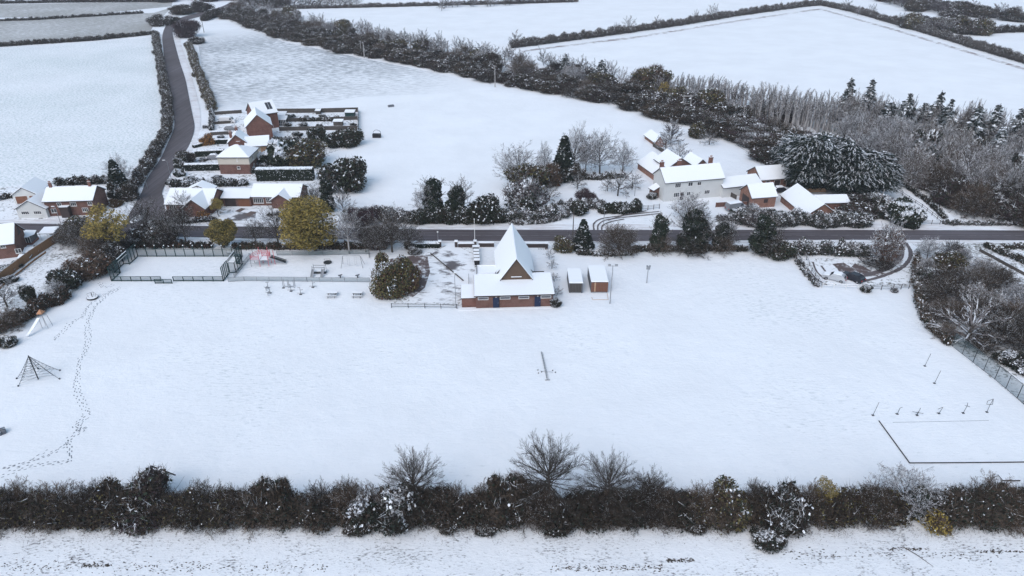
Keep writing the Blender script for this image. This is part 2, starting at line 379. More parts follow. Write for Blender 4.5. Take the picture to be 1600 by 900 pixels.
for i,(pp,w) in enumerate([([(1405,378),(1410,390),(1408,402),(1398,414),(1380,424),(1350,432),(1320,437)],0.75),
    ([(1415,380),(1422,392),(1421,405),(1410,418),(1390,428),(1362,437),(1335,442)],0.75),
    ([(1407,400),(1396,412),(1375,424),(1350,430)],1.0),
    ([(1270,410),(1276,425),(1290,438)],0.35),([(1283,416),(1292,428),(1300,436)],0.35),([(1262,420),(1275,436),(1292,446)],0.3),
    ([(1340,402),(1352,412),(1375,420),(1395,418)],0.3)]):
    track(pp,w,'track_wet',0.11+0.004*i)
for i,(pp) in enumerate([[(928,360),(928,350),(938,343),(960,339),(1000,334),(1030,331)],[(934,360),(935,352),(945,345),(968,341),(1005,337),(1035,334)],[(940,360),(942,353),(955,347),(975,343)],
    [(950,345),(975,337),(1010,330)]]):
    track(pp,0.35,'track_wet',0.14+0.004*i)
# footprints in the field
def footprints(paths):
    mb=MB()
    for path, rows in paths:
        P=np.array([G(*p) for p in path])
        seg=np.linalg.norm(np.diff(P,axis=0),axis=1); cum=np.concatenate([[0],np.cumsum(seg)])
        for r_ in range(rows):
            off=(r_-(rows-1)/2)*0.6+R.normal()*0.1
            s=R.random()*0.5; k=0
            while s<cum[-1]:
                x=np.interp(s,cum,P[:,0]); y=np.interp(s,cum,P[:,1]); x2=np.interp(s+.2,cum,P[:,0]); y2=np.interp(s+.2,cum,P[:,1])
                d=np.array([x2-x,y2-y]); d/=np.linalg.norm(d)+1e-6; n=np.array([-d[1],d[0]])
                c=np.array([x,y])+n*(off*0.7+(0.11 if k%2 else -0.11)+R.normal()*0.09+0.25*math.sin(s*0.35+r_))
                l=0.12+0.07*R.random(); w_=0.05+0.035*R.random()
                mb.poly([(*(c-d*l-n*w_*.6),.012),(*(c-d*l*.2-n*w_*1.1),.012),(*(c+d*l-n*w_*.5),.012),(*(c+d*l+n*w_*.5),.012),(*(c-d*l*.2+n*w_),.012),(*(c-d*l+n*w_*.6),.012)])
                s+=0.40+R.random()*0.25; k+=1
    o=mb.build('footprints',['track_line']); tag(o,'winding lines of footprints trodden across the snowy field at left','footprints',kind='stuff')
footprints([([(183,452),(165,460),(150,476),(142,492),(138,510),(136,530),(130,552),(122,565),(124,585),(120,605),(124,625),(132,645),(136,650)],2),
    ([(136,650),(128,655),(118,666),(122,674),(133,668)],3),([(133,668),(120,676),(102,690),(108,700),(109,722),(92,724),(50,730),(0,745)],2),
    ([(110,690),(92,700),(70,712),(40,722),(0,735)],2),([(75,702),(40,720),(0,729)],1),
    ([(190,448),(170,455),(150,466),(136,480),(130,496),(112,504),(98,518),(80,532)],2),([(178,444),(163,449),(158,440)],2)])
# garden / lawn details in the big meadow
track([(1120,215),(1145,222),(1165,235),(1200,248)],0.18,'track_line',0.024)
M['plot']=plain('bare_paving',(0.13,0.10,0.09),0.8,0.2,1)
for a in ([(367,331),(377,326),(384,327),(375,332.5)],[(381,337),(392,331),(402,332),(391,339)]):
    sheet('paving', a, 0.16, 'plot')

# ------------------------------------------------------------------ vegetation library
def unit(a): return a/(np.linalg.norm(a,axis=-1,keepdims=True)+1e-9)
def clump(p, s=1.0, ph=0.0):
    x,y,z=p[:,0]*s+ph,p[:,1]*s-ph*1.3,p[:,2]*s
    return 0.5+0.25*(np.sin(1.9*x+1.1*y)*np.cos(1.3*z+.7*x)+np.sin(2.3*y-1.7*z+.5*x+1.2)*np.cos(1.1*x))
def in_lobes(n, lobes, shell=0.5):
    lb=np.array(lobes,float); vol=lb[:,3]*lb[:,4]*lb[:,5]; k=R.choice(len(lb), n, p=vol**.75/np.sum(vol**.75))
    d=unit(R.normal(size=(n,3))); r=R.random(n)**(shell/1.5)
    q=d*r[:,None]; P=lb[k,:3]+q*lb[k,3:6]; ok=P[:,2]>0.02
    nrm=unit(d/lb[k,3:6]); return P[ok], nrm[ok], r[ok], k[ok]
def twigcloud(mb, lobes, n, L, W, mats, snow=None, snowp=0.2, shell=0.6, up=0.3, wild=0.8, clumpy=0.0):
    P,nr,r,k=in_lobes(n,lobes,shell); m=len(P)
    d=unit(nr*0.9+R.normal(size=(m,3))*wild+np.array([0,0,up])); ll=L*(0.5+R.random(m))[:,None]
    mt=np.array(mats)[(k*7+R.integers(0,2,m))%len(mats)] if len(mats)>1 else np.full(m,mats[0])
    if snow is not None:
        pr=snowp*np.clip(0.25+0.9*nr[:,2],0.05,1.2)
        if clumpy: pr=pr*np.where(clump(P,0.9,3.3)>0.5+0.14*clumpy,2.2,0.35 if clumpy<1.3 else 0.08)
        mt=np.where(R.random(m)<pr, snow, mt)
    mb.ribbons(P-d*ll*0.4,P+d*ll*0.6,W*(0.6+0.8*R.random(m)),mt)
def leafcloud(mb, lobes, n, S, mats, snow=None, snowp=0.2, shell=0.45, droop=0.0, aspect=1.0, clumpy=1.0, thr=0.5, gaps=0.0):
    P,nr,r,k=in_lobes(n,lobes,shell)
    if gaps:
        ok=clump(P,2.1,1.7)>gaps; P,nr,r,k=P[ok],nr[ok],r[ok],k[ok]
    m=len(P)
    u=unit(nr*0.5+R.normal(size=(m,3))*0.8+np.array([0,0,-droop])); v=unit(np.cross(u, R.normal(size=(m,3))+nr))
    s=S*(0.5+R.random(m))[:,None]
    mt=np.array(mats)[(R.random(m)*len(mats)).astype(int)]
    if snow is not None:
        pr=snowp*np.clip(0.3+0.9*nr[:,2],0.03,1.2)*np.where(clump(P,1.0,5.1)>thr,1+clumpy,0.3 if clumpy<1.3 else 0.05)
        mt=np.where(R.random(m)<pr, snow, mt)
    mb.quads(P,u*s*aspect,v*s,mt)
def grow(P,D,L,Rd,seg,wob,trop):
    n=len(P); pts=[P]; d=D; step=(L/seg)[:,None]
    for i in range(seg):
        d=unit(d+R.normal(size=(n,3))*wob+np.array([0,0,trop])); pts.append(pts[-1]+d*step)
    pts=np.stack(pts,1); t=np.linspace(0,1,seg+1)[None]
    return pts, Rd[:,None]*(1-0.75*t)
def children(pts,rad,L,cnt,tmin,ang,ratio,taper=0.45):
    n,k,_=pts.shape; i=np.repeat(np.arange(n),cnt); t=tmin+(1-tmin)*((np.tile(np.arange(cnt),n)+R.random(n*cnt))/cnt)
    f=t*(k-1); j=np.minimum(f.astype(int),k-2); fr=(f-j)[:,None]
    P=pts[i,j]*(1-fr)+pts[i,j+1]*fr; d=unit(pts[i,j+1]-pts[i,j])
    pr=unit(np.cross(d,R.normal(size=d.shape))); a=ang*(0.7+0.6*R.random(n*cnt))[:,None]
    D=d*np.cos(a)+pr*np.sin(a); r=(rad[i,j]*(1-fr[:,0])+rad[i,j+1]*fr[:,0])*0.5
    return P,D,L[i]*ratio*(1-taper*t)*(0.7+0.6*R.random(n*cnt)),r
def bare_tree(H, spread, counts, r0, tr=0.25, ang=0.7, trop=0.12, snowp=0.3, tw=0.035, mats=('bark','twig_dark','snow_leaf'), stems=1, lastL=None, ratios=(0.62,0.55,0.5,0.5), wob=0.12):
    """returns trunk builder and crown builder"""
    tb,cb=MB(),MB()
    P=np.zeros((stems,3)); P[:,:2]=R.normal(size=(stems,2))*(0.25 if stems>1 else 0)
    D=unit(np.concatenate([R.normal(size=(stems,2))*(0.28 if stems>1 else 0.03),np.ones((stems,1))],1))
    L=np.full(stems,H*0.72)*(0.85+0.3*R.random(stems) if stems>1 else 1); rad=np.full(stems,r0)
    pts,rd=grow(P,D,L,rad,7,0.05,0.05); tb.tube(pts,rd,6,0,1,snowp*0.6)
    ln=L
    for lv,c in enumerate(counts):
        P,D,ln,r=children(pts,rd,ln,c,tr if lv==0 else 0.15,ang*spread if lv==0 else ang,ratios[lv])
        if lv<1: r=np.maximum(r,0.03)
        last=lv==len(counts)-1
        if last:
            pts2,_=grow(P,D,ln,r,2,wob,trop)
            mt=np.where(R.random(len(P))<snowp,2,1)
            cb.ribbons(pts2[:,0],pts2[:,1]+ (pts2[:,1]-pts2[:,0])*0.1,tw*1.3,mt); cb.ribbons(pts2[:,1],pts2[:,2],tw,mt)
        else:
            pts,rd=grow(P,D,ln,r,4,wob,trop); rd=np.maximum(rd,0.014)
            cb.tube(pts,rd,4 if lv==0 else 3,0,2,snowp*1.3,cap=False)
    return tb,cb
def fan_tree(H,W,nl=22,base=0.2,counts=(9,6,5),r0=0.2,snowp=0.1,tw=0.03,maxang=72,ratios=(0.40,0.42,0.45),ang=0.5,trop=0.05,lr=0.07,low=0.5,wob=0.09):
    """tree with a short bole and limbs fanning out to a domed crown"""
    tb,cb=MB(),MB(); bx,by=R.normal(size=2)*.02*H
    tz=H*(base+0.28); tb.tube([[0,0,0],[bx*.3,by*.3,tz*.5],[bx,by,tz]],[r0,r0*.8,r0*.5],7,0,1,snowp*.6)
    th=np.radians(maxang)*np.sqrt((np.arange(nl)+.5)/nl); ph=np.arange(nl)*2.399+R.random(nl)*.6
    zz=H*(base+0.26*(1-(np.arange(nl)+.5)/nl)); P=np.stack([bx*zz/tz,by*zz/tz,zz],1)
    D=np.stack([np.sin(th)*np.cos(ph),np.sin(th)*np.sin(ph),np.cos(th)],1)
    L=1/np.sqrt((np.sin(th)/(W/2))**2+(np.cos(th)/(H-zz))**2)*(0.8+0.22*R.random(nl))
    D0=unit(D*np.array([low+.3,low+.3,1.25])); pts=[P]; d=D0; seg=6; p=P
    for i in range(seg):
        t=(i+1)/seg; dd=unit(D0*(1-t)+D*t*1.3+R.normal(size=(nl,3))*wob); p=p+dd*(L/seg)[:,None]; pts.append(p)
    pts=np.stack(pts,1); rad=(r0*.42*(0.7+.5*R.random(nl)))[:,None]*(1-0.85*np.linspace(0,1,seg+1)[None]); rad=np.maximum(rad,.012)
    cb.tube(pts,rad,4,0,2,snowp*1.3,cap=False); ln=L
    for lv,c in enumerate(counts):
        P,D,ln,r=children(pts,rad,ln,c,0.22 if lv==0 else 0.12,ang,ratios[lv],0.35)
        if lv==len(counts)-1:
            pts2,_=grow(P,D,ln,r,2,wob*1.3,trop); mt=np.where(R.random(len(P))<snowp,2,1)
            cb.ribbons(pts2[:,0],pts2[:,1]+(pts2[:,1]-pts2[:,0])*.1,tw*1.2,mt); cb.ribbons(pts2[:,1],pts2[:,2],tw,mt)
        else:
            pts,rad=grow(P,D,ln,r,4,wob,trop); rad=np.maximum(rad,tw*.35); cb.tube(pts,rad,3,0 if lv==0 else 1,2,snowp*1.3,cap=False)
    return tb,cb
PR={}   # name -> dict(h, trunk mesh, crown mesh)
def reg(name, tb, cb, tmats, cmats, far=False):
    tm=tb.mesh('trunk',tmats) if tb and tb.v else None; cm=cb.mesh('crown',cmats)
    def hh(m): 
        a=np.empty(len(m.vertices)*3,np.float32); m.vertices.foreach_get('co',a); a=a.reshape(-1,3); return float(np.percentile(a[:,2],99.7)), float(np.percentile(np.abs(a[:,0]),98))*2
    h,w=hh(cm); PR[name]=dict(t=tm,c=cm,h=h,w=w)
BM=('bark','snow_leaf'); 
# bare trees
for i in range(3):
    t,c=fan_tree(10,8.5,24,0.18,(9,7,6),0.2,0.12,0.03,ratios=(.5,.5,.5),ang=.6); reg(f'bare{i}',t,c,BM,('bark','twig_dark','snow_leaf'))
for i in range(2):
    t,c=fan_tree(10,9.4,44,0.38,(8,7,5),0.2,0.02,0.024,94,wob=0.07,ang=.5,ratios=(.46,.5,.5),low=.6); reg(f'fan{i}',t,c,BM,('bark','twig_dark','snow_leaf'))
for i in range(3):
    t,c=fan_tree(10,9.0,24,0.16,(9,7,6),0.2,0.45,0.04,80,ratios=(.5,.48,.5),ang=.65); reg(f'snowy{i}',t,c,BM,('bark','twig_grey','snow_leaf'))
for i in range(3):
    t,c=fan_tree(8,7,14,0.1,(8,6,4),0.14,0.42,0.07,72); reg(f'far{i}',t,c,BM,('twig_grey','twig_grey','snow_leaf'))
for i in range(3):
    t,c=fan_tree(8,7,16,0.08,(8,6,4),0.14,0.10,0.07,75); reg(f'fard{i}',t,c,BM,('twig_dark','twig_purple' if i==1 else 'twig_dark','snow_leaf'))
for i in range(2):
    t,c=fan_tree(5,7,46,0.03,(8,7,5),0.09,0.06,0.035,86,ratios=(.5,.5,.5),ang=.6,wob=.13); reg(f'brush{i}',t,c,BM,('twig_brown','twig_brown' if i else 'twig_dark','snow_leaf'))
    t,c=fan_tree(5,7,46,0.03,(8,7,5),0.09,0.40,0.045,86,ratios=(.5,.5,.5),ang=.6,wob=.13); reg(f'frostbrush{i}',t,c,BM,('twig_grey','twig_grey' if i else 'twig_brown','snow_leaf'))
for i in range(3):   # slender plantation trees, upright
    t,c=bare_tree(11,0.45,(16,5,4),0.17,0.25,0.5,0.2,0.6,0.05,ratios=(0.24,0.5,0.5)); reg(f'pole{i}',t,c,('pale_bark','snow_leaf'),('twig_grey','twig_grey','snow_leaf'))
t,c=fan_tree(10,5.5,22,0.25,(8,6,5),0.14,0.35,0.04,60); reg('birch',t,c,('pale_bark','snow_leaf'),('pale_bark','twig_grey','snow_leaf'))
for i in range(2):   # orchard
    t,c=fan_tree(4,5,14,0.15,(9,7,5),0.14,0.3,0.03,88,low=0.8,trop=-0.03,wob=0.16); reg(f'orchard{i}',t,c,BM,('bark','twig_dark','snow_leaf'))
t,c=fan_tree(9,12,18,0.14,(6,5,4),0.42,0.42,0.035,86,low=0.9,trop=0.0,wob=0.16); reg('gnarly',t,c,('bark','snow_leaf'),('twig_grey','twig_brown','snow_leaf'))
t,c=fan_tree(10,9,44,0.06,(10,8,5),0.25,0.42,0.05,80); twigcloud(c,[(0,0,4.6,3.6,3.6,4.2)],2500,.7,.06,[1],2,.3); leafcloud(c,[(0,0,4.4,3.9,3.9,4.2)],2600,.12,[3],2,.35,.5); reg('frostround',t,c,BM,('bark','twig_grey','snow_leaf','leaf_rust'))
# leafy trees
def leafy(name,H,lobes,nl,S,lm,snow,snowp,mats,tree_h=None,gaps=0.3,twigs=0,trk=0.2,droop=0.2,thr=0.5,clumpy=1.0,aspect=1.0,branches=True,shell=0.5,ntw=(0,),tw_s=None,bmats=('bark','twig_dark','snow_leaf')):
    tb=MB(); cb=MB()
    if branches:
        t2,c2=fan_tree(H*0.95,H*0.75,14,0.15,(6,5),trk,0.05,0.05,70,ratios=(.4,.4))
        tb=t2; cb=c2
    cb_m=[*bmats,*mats]; 
    leafcloud(cb,lobes,nl,S,[3+x for x in lm],2,snowp,shell,droop,aspect,clumpy,thr,gaps)
    if twigs: twigcloud(cb,lobes,twigs,0.9,0.05,[1],2,snowp,0.4)
    reg(name,tb,cb,BM,cb_m)
def blob(cx,cy,cz,rx,rz,n,sub=0.45,sq=1.0,jit=0.75):
    out=[(cx,cy,cz,rx*0.8,rx*0.8,rz*0.8)]
    for i in range(n):
        d=unit(R.normal(size=3)); k=sub*(0.7+0.6*R.random())
        out.append((cx+d[0]*rx*jit,cy+d[1]*rx*jit,cz+d[2]*rz*jit,rx*k,rx*k,rz*k))
    return out
leafy('yellow',10,blob(0,0,5.3,3.9,4.4,18,0.45,jit=.62),30000,0.085,(0,0,0,1,1,2),2,0.0,('leaf_yellow','leaf_olive','leaf_lemon'),gaps=0.40)
leafy('yellow_thin',8,blob(0,0,5.2,3.2,2.6,10,0.4),7000,0.085,(0,0,1),2,0.0,('leaf_yellow','leaf_olive'),gaps=0.42)
leafy('yellow_small',6,blob(0,0,3.0,2.2,2.8,10,0.4),16000,0.075,(0,0,1),2,0.0,('leaf_olive','leaf_yellow'),gaps=0.28)
for i in range(2):
    lb=[(R.normal()*.4,R.normal()*.4,z,1.9-0.1*z+R.random()*.5,1.9-0.1*z+R.random()*.5,1.3) for z in ((1,2,3,4,5,6,7,8,8.8) if i==0 else (1,2,3,4,5,6,6.9))]
    tb,cb=fan_tree(10,6.5,18,0.3,(9,6,5),0.2,0.3,0.04,60)
    leafcloud(cb,lb,7000,0.16,[3,3,4],2,0.05,0.35,0.3,1,1.2,0.66)
    reg(f'ivy{i}',tb,cb,BM,('twig_dark','twig_dark','snow_leaf','leaf_ivy','leaf_green'))
lb=[(0,0,z,max(.35,1.9-0.17*z),max(.35,1.9-0.17*z),1.2) for z in np.arange(0.8,9.5,1.0)]
tb=MB(); tb.tube([[0,0,0],[0,0,4.5],[0,0,9]],[0.25,.15,.05],6); cb=MB(); leafcloud(cb,lb,9000,0.16,[3,3,4],2,0.25,0.4,0.6,1.3,1.0,0.6)
reg('cypress',tb,cb,BM,('bark','twig_dark','snow_leaf','leaf_ivy','needle'))
# spruces / pines with snow on tiers
for i in range(3):
    tb=MB(); H=11+i; tb.tube([[0,0,0],[0,0,H*.5],[0.1,0,H]],[0.22,.14,.03],6,0,1,0.3); cb=MB()
    z=1.6
    while z<H-0.3:
        f=(H-z)/H; rr=3.0*f**0.8*(0.75+0.4*R.random()); nb=int(7+6*f)
        for b_ in range(nb):
            a=R.random()*6.283; l=rr*(0.6+0.5*R.random()); k=max(4,int(l*11))
            tt=(R.random(k)**0.7)*l; sp=0.28*l*(1-tt/l*0.5)
            P=np.stack([np.cos(a)*tt,np.sin(a)*tt,z+0.18*tt-0.14*tt**1.5+R.normal(size=k)*0.1],1); P+=R.normal(size=(k,3))*sp[:,None]*np.array([.6,.6,.25])
            u=unit(np.stack([np.full(k,math.cos(a)),np.full(k,math.sin(a)),np.full(k,-0.45)],1)+R.normal(size=(k,3))*.35); v=unit(np.cross(u,np.array([0,0,1.])+R.normal(size=(k,3))*.5))
            s=(0.16+0.12*R.random(k))[:,None]
            sn=R.random(k)<0.26
            cb.quads(P,u*s*1.6,v*s*0.9,np.where(sn,1,np.where(R.random(k)<.5,0,2)))
        z+=0.42+0.25*R.random()
    reg(f'spruce{i}',tb,cb,BM,('needle_frosted','snow_leaf','needle'))
# huge snow-laden evergreen
for i in range(2):
    lb=blob(0,0,5.2,5.2,4.6,18,0.4,1,0.8); cb=MB()
    tb=MB(); tb.tube([[0,0,0],[0,0,3],[0,0,6]],[0.5,.35,.1],7)
    leafcloud(cb,[(x,y,z,q*.9,w_*.9,e*.9) for x,y,z,q,w_,e in lb],9000,.16,[0,2],1,0.05,0.6,0.5)
    F,nr,r,k=in_lobes(3600,lb,0.3); nf=len(F); d=unit(np.stack([F[:,0],F[:,1],np.zeros(nf)],1)*.6+nr*np.array([1.2,1.2,.5])+R.normal(size=(nf,3))*.45+np.array([0,0,-.25]))
    side=unit(np.cross(d,np.array([0,0,1.])+R.normal(size=(nf,3))*.25)); upv=unit(np.cross(side,d)); upv*=np.sign(upv[:,2:3]+1e-6)
    q_=8; t=np.tile(np.arange(q_)/q_,nf); fi=np.repeat(np.arange(nf),q_); ln=(0.7+.7*R.random(nf))[fi]
    P=F[fi]+d[fi]*(t*ln)[:,None]+side[fi]*(R.normal(size=nf*q_)*.13)[:,None]+np.array([0,0,-1.])*(0.3*t**2)[:,None]
    cb.quads(P,unit(d[fi]+R.normal(size=(nf*q_,3))*.4)*.17,side[fi]*.09,np.where(R.random(nf*q_)<.5,0,2))
    g_=(nr[:,2]>-.35)&(R.random(nf)<.62); fs=np.nonzero(g_)[0]; fi=np.repeat(fs,5); t=np.tile((np.arange(5)+.5)/5,len(fs)); ln=np.repeat(0.55+.6*R.random(len(fs)),5)
    P=F[fi]+d[fi]*(t*ln)[:,None]+side[fi]*(R.normal(size=len(fi))*.05)[:,None]+upv[fi]*.07+np.array([0,0,-1.])*(0.3*t**2)[:,None]
    cb.quads(P,d[fi]*.15,side[fi]*(.075+.05*R.random(len(fi)))[:,None],1); reg(f'cedar{i}',tb,cb,BM,('leaf_ivy','snow_leaf','needle'))
# shrubs: twiggy domes
def shrub(name,mats,nt,nl,snowp,leafm=(),W=0.05,h=4.0,r=2.6,S=0.12,clumpy=1.0,thr=0.5,L=0.8,wild=0.8,lump=(9,.45,.75)):
    cb=MB(); lb=blob(0,0,h*0.45,r,h*0.5,lump[0],lump[1],1,lump[2])
    base=[(0,0,h*0.25,r*0.95,r*0.95,h*0.3)]
    ncm=len(mats)
    nt=int(nt*2.2); nl=int(nl*1.8); st=40; a=R.random(st)*6.283; P=np.zeros((st,3)); P[:,:2]=R.normal(size=(st,2))*0.35*r*0.4; D=unit(np.stack([np.cos(a)*.8,np.sin(a)*.8,0.6+R.random(st)],1))
    pts,rd=grow(P,D,np.full(st,h*0.8),np.full(st,0.05),4,0.15,0.03); cb.tube(pts,rd*.6,3,0,ncm,snowp*.6,cap=False)
    twigcloud(cb,lb+base,nt,L,W,list(range(ncm)),ncm,snowp,0.6,0.35,wild,clumpy)
    if nl: leafcloud(cb,lb+base,nl,S,[ncm+1+i for i in range(len(leafm))],ncm,snowp*1.6,0.5,0.2,1,clumpy,thr,0.2)
    leafcloud(cb,[(a,b,c,d*.8,e*.8,f*.85) for a,b,c,d,e,f in lb+base],2200,.15,[0],ncm,0.0,0.9,0.2,1,clumpy,.6,0.0)
    reg(name,None,cb,BM,(*mats,'snow_leaf',*leafm))
shrub('shrub_dark0',('twig_dark','twig_brown'),2600,500,0.10,('leaf_ivy',))
shrub('shrub_dark1',('twig_dark','twig_purple'),2600,500,0.14,('leaf_green',))
shrub('shrub_dark2',('twig_dark','twig_dark'),2600,700,0.22,('leaf_ivy',))
shrub('shrub_brown0',('twig_brown','twig_brown'),2600,700,0.10,('leaf_rust',))
shrub('shrub_green0',('twig_dark','twig_brown'),1200,2600,0.08,('leaf_green','leaf_ivy'))
shrub('shrub_green1',('twig_dark','twig_brown'),1200,2600,0.22,('leaf_green','leaf_ivy'))
shrub('shrub_olive0',('twig_brown','twig_dark'),1600,1800,0.10,('leaf_olive','leaf_green'))
shrub('shrub_snowy0',('twig_grey','twig_dark'),2200,1500,0.45,('leaf_green',))
shrub('shrub_snowy1',('twig_grey','twig_purple'),2600,800,0.50,('leaf_ivy',))
shrub('shrub_snowy2',('twig_dark','twig_dark'),2000,2000,0.55,('leaf_ivy',),clumpy=1.5)
shrub('shrub_rust0',('twig_brown','twig_dark'),800,3200,0.03,('leaf_rust','leaf_rust','leaf_olive'))
shrub('shrub_yellow0',('twig_brown',),700,1400,0.02,('leaf_yellow','leaf_lemon'))
shrub('shrub_orange0',('twig_brown',),600,2200,0.02,('leaf_orange','leaf_orange','leaf_rust'))
shrub('shrub_red0',('twig_purple','twig_purple'),3400,0,0.06,(),0.045)
shrub('laurel',('twig_dark',),300,9000,0.30,('leaf_green','leaf_ivy'),0.05,4,2.6,0.12,1.2,0.55)
shrub('rhodo',('twig_dark',),300,13000,0.16,('leaf_olive','leaf_green','leaf_olive','leaf_rust'),0.05,4,2.6,0.075,1.3,0.6,lump=(11,.5,.95))
shrub('palmy',('twig_dark',),300,3200,0.30,('leaf_green','leaf_ivy'),0.05,4,2.6,0.3,1.0,0.5)
# joined single-mesh variants for far copies
def joined(name):
    p=PR[name]
    if 'j' in p: return p['j']
    if not p['t']: p['j']=p['c']; return p['c']
    bm_=MB(); mats=[]; off=0
    for me in (p['c'],p['t']):
        v=np.empty(len(me.vertices)*3,np.float32); me.vertices.foreach_get('co',v)
        ls=np.empty(len(me.polygons),np.int32); me.polygons.foreach_get('loop_total',ls)
        li=np.empty(len(me.loops),np.int32); me.loops.foreach_get('vertex_index',li)
        st=np.empty(len(me.polygons),np.int32); me.polygons.foreach_get('loop_start',st)
        mi=np.empty(len(me.polygons),np.int32); me.polygons.foreach_get('material_index',mi)
        base=bm_.n; bm_.v.append(v.reshape(-1,3)); bm_.n+=len(v)//3
        for k in np.unique(ls):
            s_=ls==k; F=li[st[s_][:,None]+np.arange(k)[None]]; bm_.f.append(F+base); bm_.m.append(mi[s_]+off)
        mats+=[m for m in me.materials]; off+=len(me.materials)
    p['j']=bm_.mesh(name+'_tree',mats); return p['j']
PFX={'bare':'bare_tree','fard':'bare_tree','fan':'bare_tree','snowy':'frosted_tree','far':'frosted_tree','pole':'slender_tree','birch':'birch_tree','brush':'leafless_bush','frost':'frosted_tree','orchard':'apple_tree','gnarly':'bare_tree','yellow':'autumn_tree','ivy':'ivy_covered_tree','cypress':'cypress_tree','spruce':'conifer_tree','cedar':'evergreen_tree','shrub':'shrub','laurel':'laurel_bush','rhodo':'rhododendron_bush','palmy':'evergreen_bush'}
def objname(kind):
    for k,v in PFX.items():
        if kind.startswith(k): return v
    return 'shrub'
def plant(kind, px, py, h, label, w=None, group=None, far=False, rz=None, world=False, cat=None, z=0):
    X,Y = (px,py) if world else G(px,py)
    p=PR[kind]; s=h/p['h']; sw=s if w is None else w/p['w']
    nm=objname(kind)
    if cat=='tree' and nm=='shrub': nm='leafless_tree'
    cat=cat or ('shrub' if 'shrub' in nm or 'bush' in nm else 'tree')
    rz=R.random()*6.283 if rz is None else rz
    if far or not p['t']:
        o=bpy.data.objects.new(nm, joined(kind)); col.objects.link(o)
    else:
        o=bpy.data.objects.new(nm,None); col.objects.link(o)
        for k,n_ in (('t','trunk'),('c','crown')):
            c=bpy.data.objects.new(n_,p[k]); col.objects.link(c); c.parent=o
    o.location=(X,Y,z-0.03*h*(0 if p['t'] else 1)); o.scale=(sw,sw,s); o.rotation_euler=(0,0,rz)
    return tag(o,label,cat,group)

# hedges as one mesh each along a path
def hedge(name,label,path,width,height,dens=1.0,mats=('twig_dark','twig_brown'),leaf=('leaf_ivy',),leaff=0.4,snowp=0.12,world=False,tw=0.05,L=0.8,var=0.3,clumpy=1.0,S=0.12,group=None,cat='hedge',fringe=0.0,thr=0.5):
    P=np.array([p if world else G(*p) for p in path],float)
    seg=np.linalg.norm(np.diff(P,axis=0),axis=1); cum=np.concatenate([[0],np.cumsum(seg)]); tot=cum[-1]
    lobes=[]; s=0
    o0=P[0]
    while s<=tot:
        x=np.interp(s,cum,P[:,0])-o0[0]; y=np.interp(s,cum,P[:,1])-o0[1]
        h=height*(1-var+2*var*R.random()); rw=width*0.5*(0.85+0.35*R.random())
        lobes.append((x+R.normal()*width*0.06,y+R.normal()*width*0.08,h*0.42,rw,rw,h*0.58))
        if R.random()<0.6: lobes.append((x+R.normal()*width*0.2,y+R.normal()*width*0.2,h*0.7,rw*0.5,rw*0.5,h*0.4))
        s+=width*0.42
    lobes.append((P[-1][0]-o0[0],P[-1][1]-o0[1],height*0.42,width*.45,width*.45,height*.55))
    vol=tot*width*height
    mb=MB(); nm=len(mats)
    twigcloud(mb,lobes,int(vol*62*dens),L,tw,list(range(nm)),nm,snowp,0.55,0.3,0.9,clumpy)
    if leaff: leafcloud(mb,lobes,int(vol*62*dens*leaff),S,[nm+1+i for i in range(len(leaf))],nm,snowp*1.5,0.5,0.2,1,clumpy,thr,0.0)
    if fringe:
        tp=[(a,b,c+f*.45,d*.8,e*.8,f*.55) for a,b,c,d,e,f in lobes]; twigcloud(mb,tp,int(vol*9*dens*fringe),1.5,.028,[0,1 if nm>1 else 0],nm,snowp*.5,.5,1.0,.45)
    leafcloud(mb,[(a,b,c,d*.86,e*.86,f*.9) for a,b,c,d,e,f in lobes],int(vol*30*min(1,dens*1.4)),.17,[0],nm,0.0,0.9,0.2,1,clumpy,.6,0.0)
    o=mb.build(name,[*mats,'snow_leaf',*leaf]); o.location=(o0[0],o0[1],0)
    return tag(o,label,cat,group)
def clipped_hedge(label,a,b,width,height,leaf=('leaf_ivy','leaf_green'),zt=0.18,snowtop=True,group=None):
    A=np.array(G(*a)); B=np.array(G(*b)); L=np.linalg.norm(B-A); ang=math.atan2(B[1]-A[1],B[0]-A[0])
    mb=MB(); n=int((L*height*2+L*width)*90)
    P=R.random((n,3))*np.array([L,width,height]); f=R.integers(0,4,n)
    P[f==0,1]=R.normal(size=(f==0).sum())*.06; P[f==1,1]=width+R.normal(size=(f==1).sum())*.06; P[f==2,2]=height+R.normal(size=(f==2).sum())*.05
    e=f==3; P[e,0]=np.where(R.random(e.sum())<.5,0,L)+R.normal(size=e.sum())*.06
    u=unit(R.normal(size=(n,3)))*0.12; v=unit(np.cross(u,R.normal(size=(n,3))))*0.12
    mt=np.where(R.random(n)<0.06,2,(R.random(n)*2).astype(int))
    mb.quads(P,u,v,mt); mb.box(0.05,0.05,0,L-0.05,width-0.05,height-0.05,0)
    root=mb.build('clipped_hedge',[leaf[0],leaf[1],'snow_leaf']); root.location=(A[0],A[1],0); root.rotation_euler=(0,0,ang)
    if snowtop:
        sm=MB(); nx=max(4,int(L/0.8)); ny=3
        X=np.linspace(-.1,L+.1,nx+1); Y=np.linspace(-.08,width+.08,ny+1)
        V=[(x+R.normal()*.05,y+R.normal()*.05,height+(zt*(0.8+0.4*R.random()) if 0<j<ny else 0.03)) for x in X for j,y in enumerate(Y)]
        F=[(i*(ny+1)+j,(i+1)*(ny+1)+j,(i+1)*(ny+1)+j+1,i*(ny+1)+j+1) for i in range(nx) for j in range(ny)]
        sm.add(V,F,0); sm.build('snow_cap',['snow'],root,smooth=True)
    return tag(root,label,'hedge',group)

